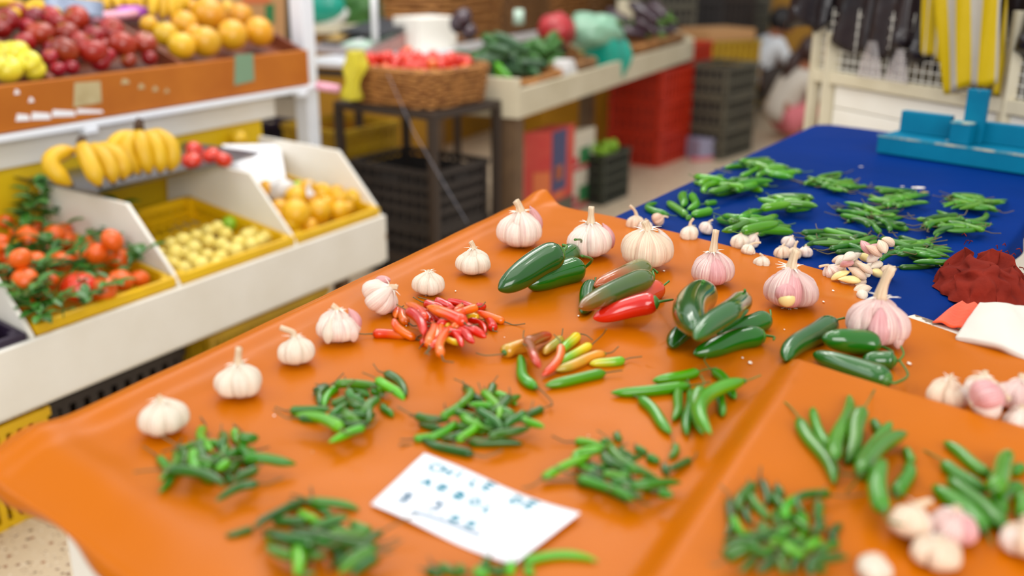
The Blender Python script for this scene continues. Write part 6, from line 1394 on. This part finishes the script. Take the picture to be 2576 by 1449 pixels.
def felt(u, v): 
    a = P[0].lerp(P[1], v); b_ = P[5].lerp(P[2], v).lerp(P[3], 0); p = a.lerp(b_, u); p.z = BZ + .0045 + .003 * math.sin(u * 5 + v * 3) ** 2; return p
tag(MB().surf(felt, 20, 14).build('felt_scrap', M['orange_cloth'], smooth=True, solid=.001), 'piece of orange red felt between the maroon and the white cloths', 'felt')
W4 = [at_z(u, v, z) for u, v, z in ((2405, 835, .86), (2470, 735, .885), (2600, 745, .885), (2660, 905, .862))]
def wc(u, v):
    p = W4[0].lerp(W4[3], u).lerp(W4[1].lerp(W4[2], u), v); s_ = .014 * math.sin(math.pi * min(1, u * 1.1 + .05)) * math.sin(math.pi * min(1, v * .9 + .1)) ** .6
    p.z = BZ + .006 + s_ + .020 * v + .0012 * nz((u, v, 0), 5, 3); return p
b = MB(); b.surf(wc, 34, 26); n0 = 35
tag(b.build('folded_white_cloth', M['white_cloth'], smooth=True, solid=.010), 'folded white cloth at the right edge, behind the chipped plank', 'cloth')
YB = at_z(2560, 690, .62)
for k in range(3): crate('yellow_crate', cx(Frame((.80, 1.18), 35), 0, -.46, .24 * k), .56, .40, .235, M['yellow_pl'], ('bottom', 'middle', 'top')[k] + ' yellow crate of the stack below the right edge of the blue cover', 'yellow crates at the right edge', cols=10, rows=3, openfloor=False)
q = at_z(2310, 478, BZ); 
for (u, v, r, m) in ((2325, 484, .006, 'yel'), (2310, 473, .009, 'peel'), (2166, 420, .003, 'peel'), (2270, 470, .003, 'peel')):
    c = at_z(u, v, BZ); tag(MB().ball(c + V((0, 0, .0008)), r, 10, 5, (1.6, .8, .12)).build('food_scrap', M[m], smooth=True), 'tiny pale food scrap stuck on the blue cover', 'food scrap', 'food scraps on blue')
for (u, v, du) in ((2095, 517, 26), (1990, 452, 50), (2170, 487, 30), (1800, 425, 40)):
    a, b_ = at_z(u, v, BZ + .0008), at_z(u + du, v + du * .22, BZ + .0008); tag(MB().beam(a, b_, .010, .0014).build('black_tape', M['dark'], bevel=.0003), 'black strip of tape on the blue cover beside a chilli heap', 'tape', 'tape strips on blue')
# ---------------------------------------------------------------- the two people crouching at the back
def skinned(name, nodes, edges, m, parent=None, sub=2):
    me = bpy.data.meshes.new(name); me.from_pydata([tuple(p) for p, r in nodes], edges, []); o = bpy.data.objects.new(name, me); me.materials.append(m)
    o.modifiers.new('skin', 'SKIN'); s = o.modifiers.new('sub', 'SUBSURF'); s.levels = s.render_levels = sub
    for i, (p, r) in enumerate(nodes):
        k = me.skin_vertices[0].data[i]; k.radius = (r, r) if not hasattr(r, '__len__') else r; k.use_root = (i == 0)
    me.polygons.foreach_set('use_smooth', [True] * len(me.polygons)); o.modifiers['skin'].use_smooth_shade = True
    return o
def person(name, base, yaw, label, hairm, shirt, pants, ponytail, lean=.5, headyaw=0.0):
    Mz = Matrix.Rotation(yaw, 3, 'Z'); X = lambda x, y, z: Mz @ V((x, y, z))          # +y is forward
    B = V(base); e = B
    pelvis = V((0, 0, .17)); chest = V((0, .12, .40)); neck = V((0, .18, .53)); head = V((0, .24, .60))
    N = [(X(*pelvis), .115), (X(0, .05, .29), .10), (X(*chest), .105), (X(*neck), .045), (X(0, .21, .565), .042)]; E = [(0, 1), (1, 2), (2, 3), (3, 4)]
    def chain(root, pts):
        k = root
        for p, r in pts: N.append((X(*p), r)); E.append((k, len(N) - 1)); k = len(N) - 1
        return k
    for sd in (-1, 1):
        h = chain(2, [((.13 * sd, .14, .42), .05), ((.19 * sd, .22, .28), .038), ((.15 * sd, .38, .24), .028), ((.14 * sd, .42, .235), .022)])
        for j in range(4): a = (j - 1.5) * .35; chain(h, [((.14 * sd + math.sin(a) * .04, .455, .232), .009), ((.14 * sd + math.sin(a) * .06, .485 - abs(j - 1.5) * .006, .222), .0075)])
        chain(h, [((.14 * sd - .035 * sd, .43, .225), .010), ((.14 * sd - .05 * sd, .452, .215), .008)])
        k = chain(0, [((.09 * sd, .06, .16), .085), ((.13 * sd, .33, .30), .055), ((.12 * sd, .28, .07), .04), ((.12 * sd, .30, .035), .032), ((.12 * sd, .40, .03), .025)])
    body = skinned(name, N, E, M['skin']); place(body, B, None)
    def part(nm, c, r, m, sc=(1, 1, 1), fn=None, nu=28, nv=20):
        return MB().ball(B + X(*c), r, nu, nv, sc, fn=fn, rot=Mz @ Matrix.Rotation(headyaw, 3, 'Z')).build(nm, M[m], body, smooth=True)
    HM = Matrix.Rotation(headyaw, 3, 'Z'); H_ = head
    def hp_(x, y, z): q = HM @ V((x, y, z)); return (H_.x + q.x, H_.y + q.y, H_.z + q.z)
    def face(d):                         # jaw, brow and nose in one surface
        k = 1.0
        if d.z < 0: k *= 1 - .16 * (-d.z) * (1 - max(0, d.y)) 
        n_ = math.exp(-((d.x / .16) ** 2 + ((d.z + .12) / .22) ** 2)) * (1 if d.y > 0 else 0); k += .20 * n_
        for sx in (-1, 1): k -= .05 * math.exp(-(((d.x - sx * .36) / .16) ** 2 + ((d.z - .06) / .12) ** 2)) * (d.y > 0)
        return k
    part('head', hp_(0, 0, 0), .092, 'skin', (.84, .98, 1.14), face)
    for sx in (-1, 1):
        part('ear', hp_(.078 * sx, -.005, -.005), .020, 'skin', (.4, .8, 1.2), None, 12, 8); part('eye', hp_(.030 * sx, .079, .010), .010, 'eye', (1.3, .6, .6), None, 10, 7); part('eyebrow', hp_(.030 * sx, .083, .028), .012, 'hair', (1.4, .3, .25), None, 8, 6)
    part('mouth', hp_(0, .080, -.048), .014, 'lip', (1.5, .5, .45), None, 12, 7)
    hair = part('hair', hp_(0, -.020, .022), .103, hairm, (.90, .98, 1.02), lambda d: (1 + .04 * nz(d, 5)) * (1 if not (d.y > .35 and d.z < .35) else .80))
    if ponytail:
        P = [B + X(*hp_(0, -.09, .03)), B + X(*hp_(0, -.15, -.04)), B + X(*hp_(-.02, -.17, -.16)), B + X(*hp_(-.05, -.15, -.30)), B + X(*hp_(-.07, -.12, -.42))]
        MB().tube(P, [.03, .046, .045, .034, .008], 12, twist=lambda t, a: 1 + .08 * math.sin(a * 5)).build('ponytail', M[hairm], body, smooth=True)
    # clothes
    T = [(X(0, -.01, .10), .135), (X(0, .04, .26), .122), (X(0, .12, .41), .125), (X(0, .165, .485), .065)]; TE = [(0, 1), (1, 2), (2, 3)]
    for sd in (-1, 1):
        T += [(X(.135 * sd, .14, .43), .062), (X(.17 * sd, .19, .34), .052), (X(.19 * sd, .225, .28), .046)]; k = len(T); TE += [(2, k - 3), (k - 3, k - 2), (k - 2, k - 1)]
    s = skinned('shirt', T, TE, M[shirt], body); place(s, B, body)
    T = [(X(0, -.02, .13), .14)]; TE = []
    for sd in (-1, 1):
        T += [(X(.10 * sd, .08, .15), .10), (X(.13 * sd, .32, .29), .068), (X(.12 * sd, .28, .12), .05)]; k = len(T); TE += [(0, k - 3), (k - 3, k - 2), (k - 2, k - 1)]
    s = skinned('skirt' if ponytail else 'trousers', T, TE, M[pants], body); place(s, B, body)
    tag(body, label, 'person'); return body
pB = at_z(1990, 345, 0); pA = at_z(1945, 318, 0)
person('person', (pB.x - .13, pB.y - .05, 0), math.radians(-80), 'person in a greyish white top with a long dark ponytail, crouching behind the cart', 'hair_b', 'shirt_g', 'skirt', True)
person('person', (pA.x - .06, pA.y + .55, .14), math.radians(-75), 'person with short black hair in a white shirt, crouching behind the grey crates', 'hair', 'shirt', 'dark_metal', False, headyaw=-.2)
# ---------------------------------------------------------------- light and camera
def area(name, loc, sz, rot, power, c=(1, 1, 1), sy=None):
    l = bpy.data.lights.new(name, 'AREA'); l.energy = power; l.color = c; l.shape = 'RECTANGLE'; l.size = sz; l.size_y = sy or sz
    o = bpy.data.objects.new(name, l); o.location = loc; o.rotation_euler = rot; col.objects.link(o); return o
w = bpy.data.worlds.new('world'); bpy.context.scene.world = w; w.use_nodes = True
w.node_tree.nodes['Background'].inputs[0].default_value = (.95, .97, 1.0, 1); w.node_tree.nodes['Background'].inputs[1].default_value = .68
area('daylight_opening', (-3.6, 1.2, 2.6), 3.2, (0, math.radians(-58), 0), 62, (.90, .95, 1.0))
area('ceiling_skylight', (.2, 1.3, 3.4), 2.2, (0, 0, 0), 20, (1, .98, .95))
area('added_front_fill', (1.2, -2.4, 2.5), 3.6, (math.radians(72), 0, math.radians(8)), 150, (1, .98, .95), 2.2)  # added fill behind the camera, brightens upright faces turned towards it
area('skylight_over_stalls', (-.4, 4.4, 3.6), 2.8, (0, 0, 0), 85, (1, .98, .94))
for i, (x, y) in enumerate(((-1.3, 1.8), (.9, 2.3), (-.6, 3.6), (.6, 4.6))):
    area('ceiling_tube_lamp', (x, y, 3.0), 1.4, (0, 0, math.radians(60)), 9, (1, .97, .92), .12)
sc = bpy.context.scene
cam = bpy.data.cameras.new('camera'); co = bpy.data.objects.new('camera', cam); col.objects.link(co)
cam.sensor_width = 36; cam.lens = FPX / W * 36; cam.clip_start = .02
R = Matrix((_r2, _u2, -_fw)).transposed()
co.matrix_world = Matrix.Translation(EYE) @ R.to_4x4()
cam.dof.use_dof = True; cam.dof.focus_distance = (at_z(1600, 720, TZ) - EYE).dot(_fw); cam.dof.aperture_fstop = 2.1
sc.camera = co
sc.view_settings.view_transform = 'Standard'; sc.view_settings.look = 'None'; sc.view_settings.gamma = 1; sc.view_settings.use_curve_mapping = False
sc.view_settings.exposure = -0.04
for o in list(bpy.data.objects):
    if '_w' in o: del o['_w']
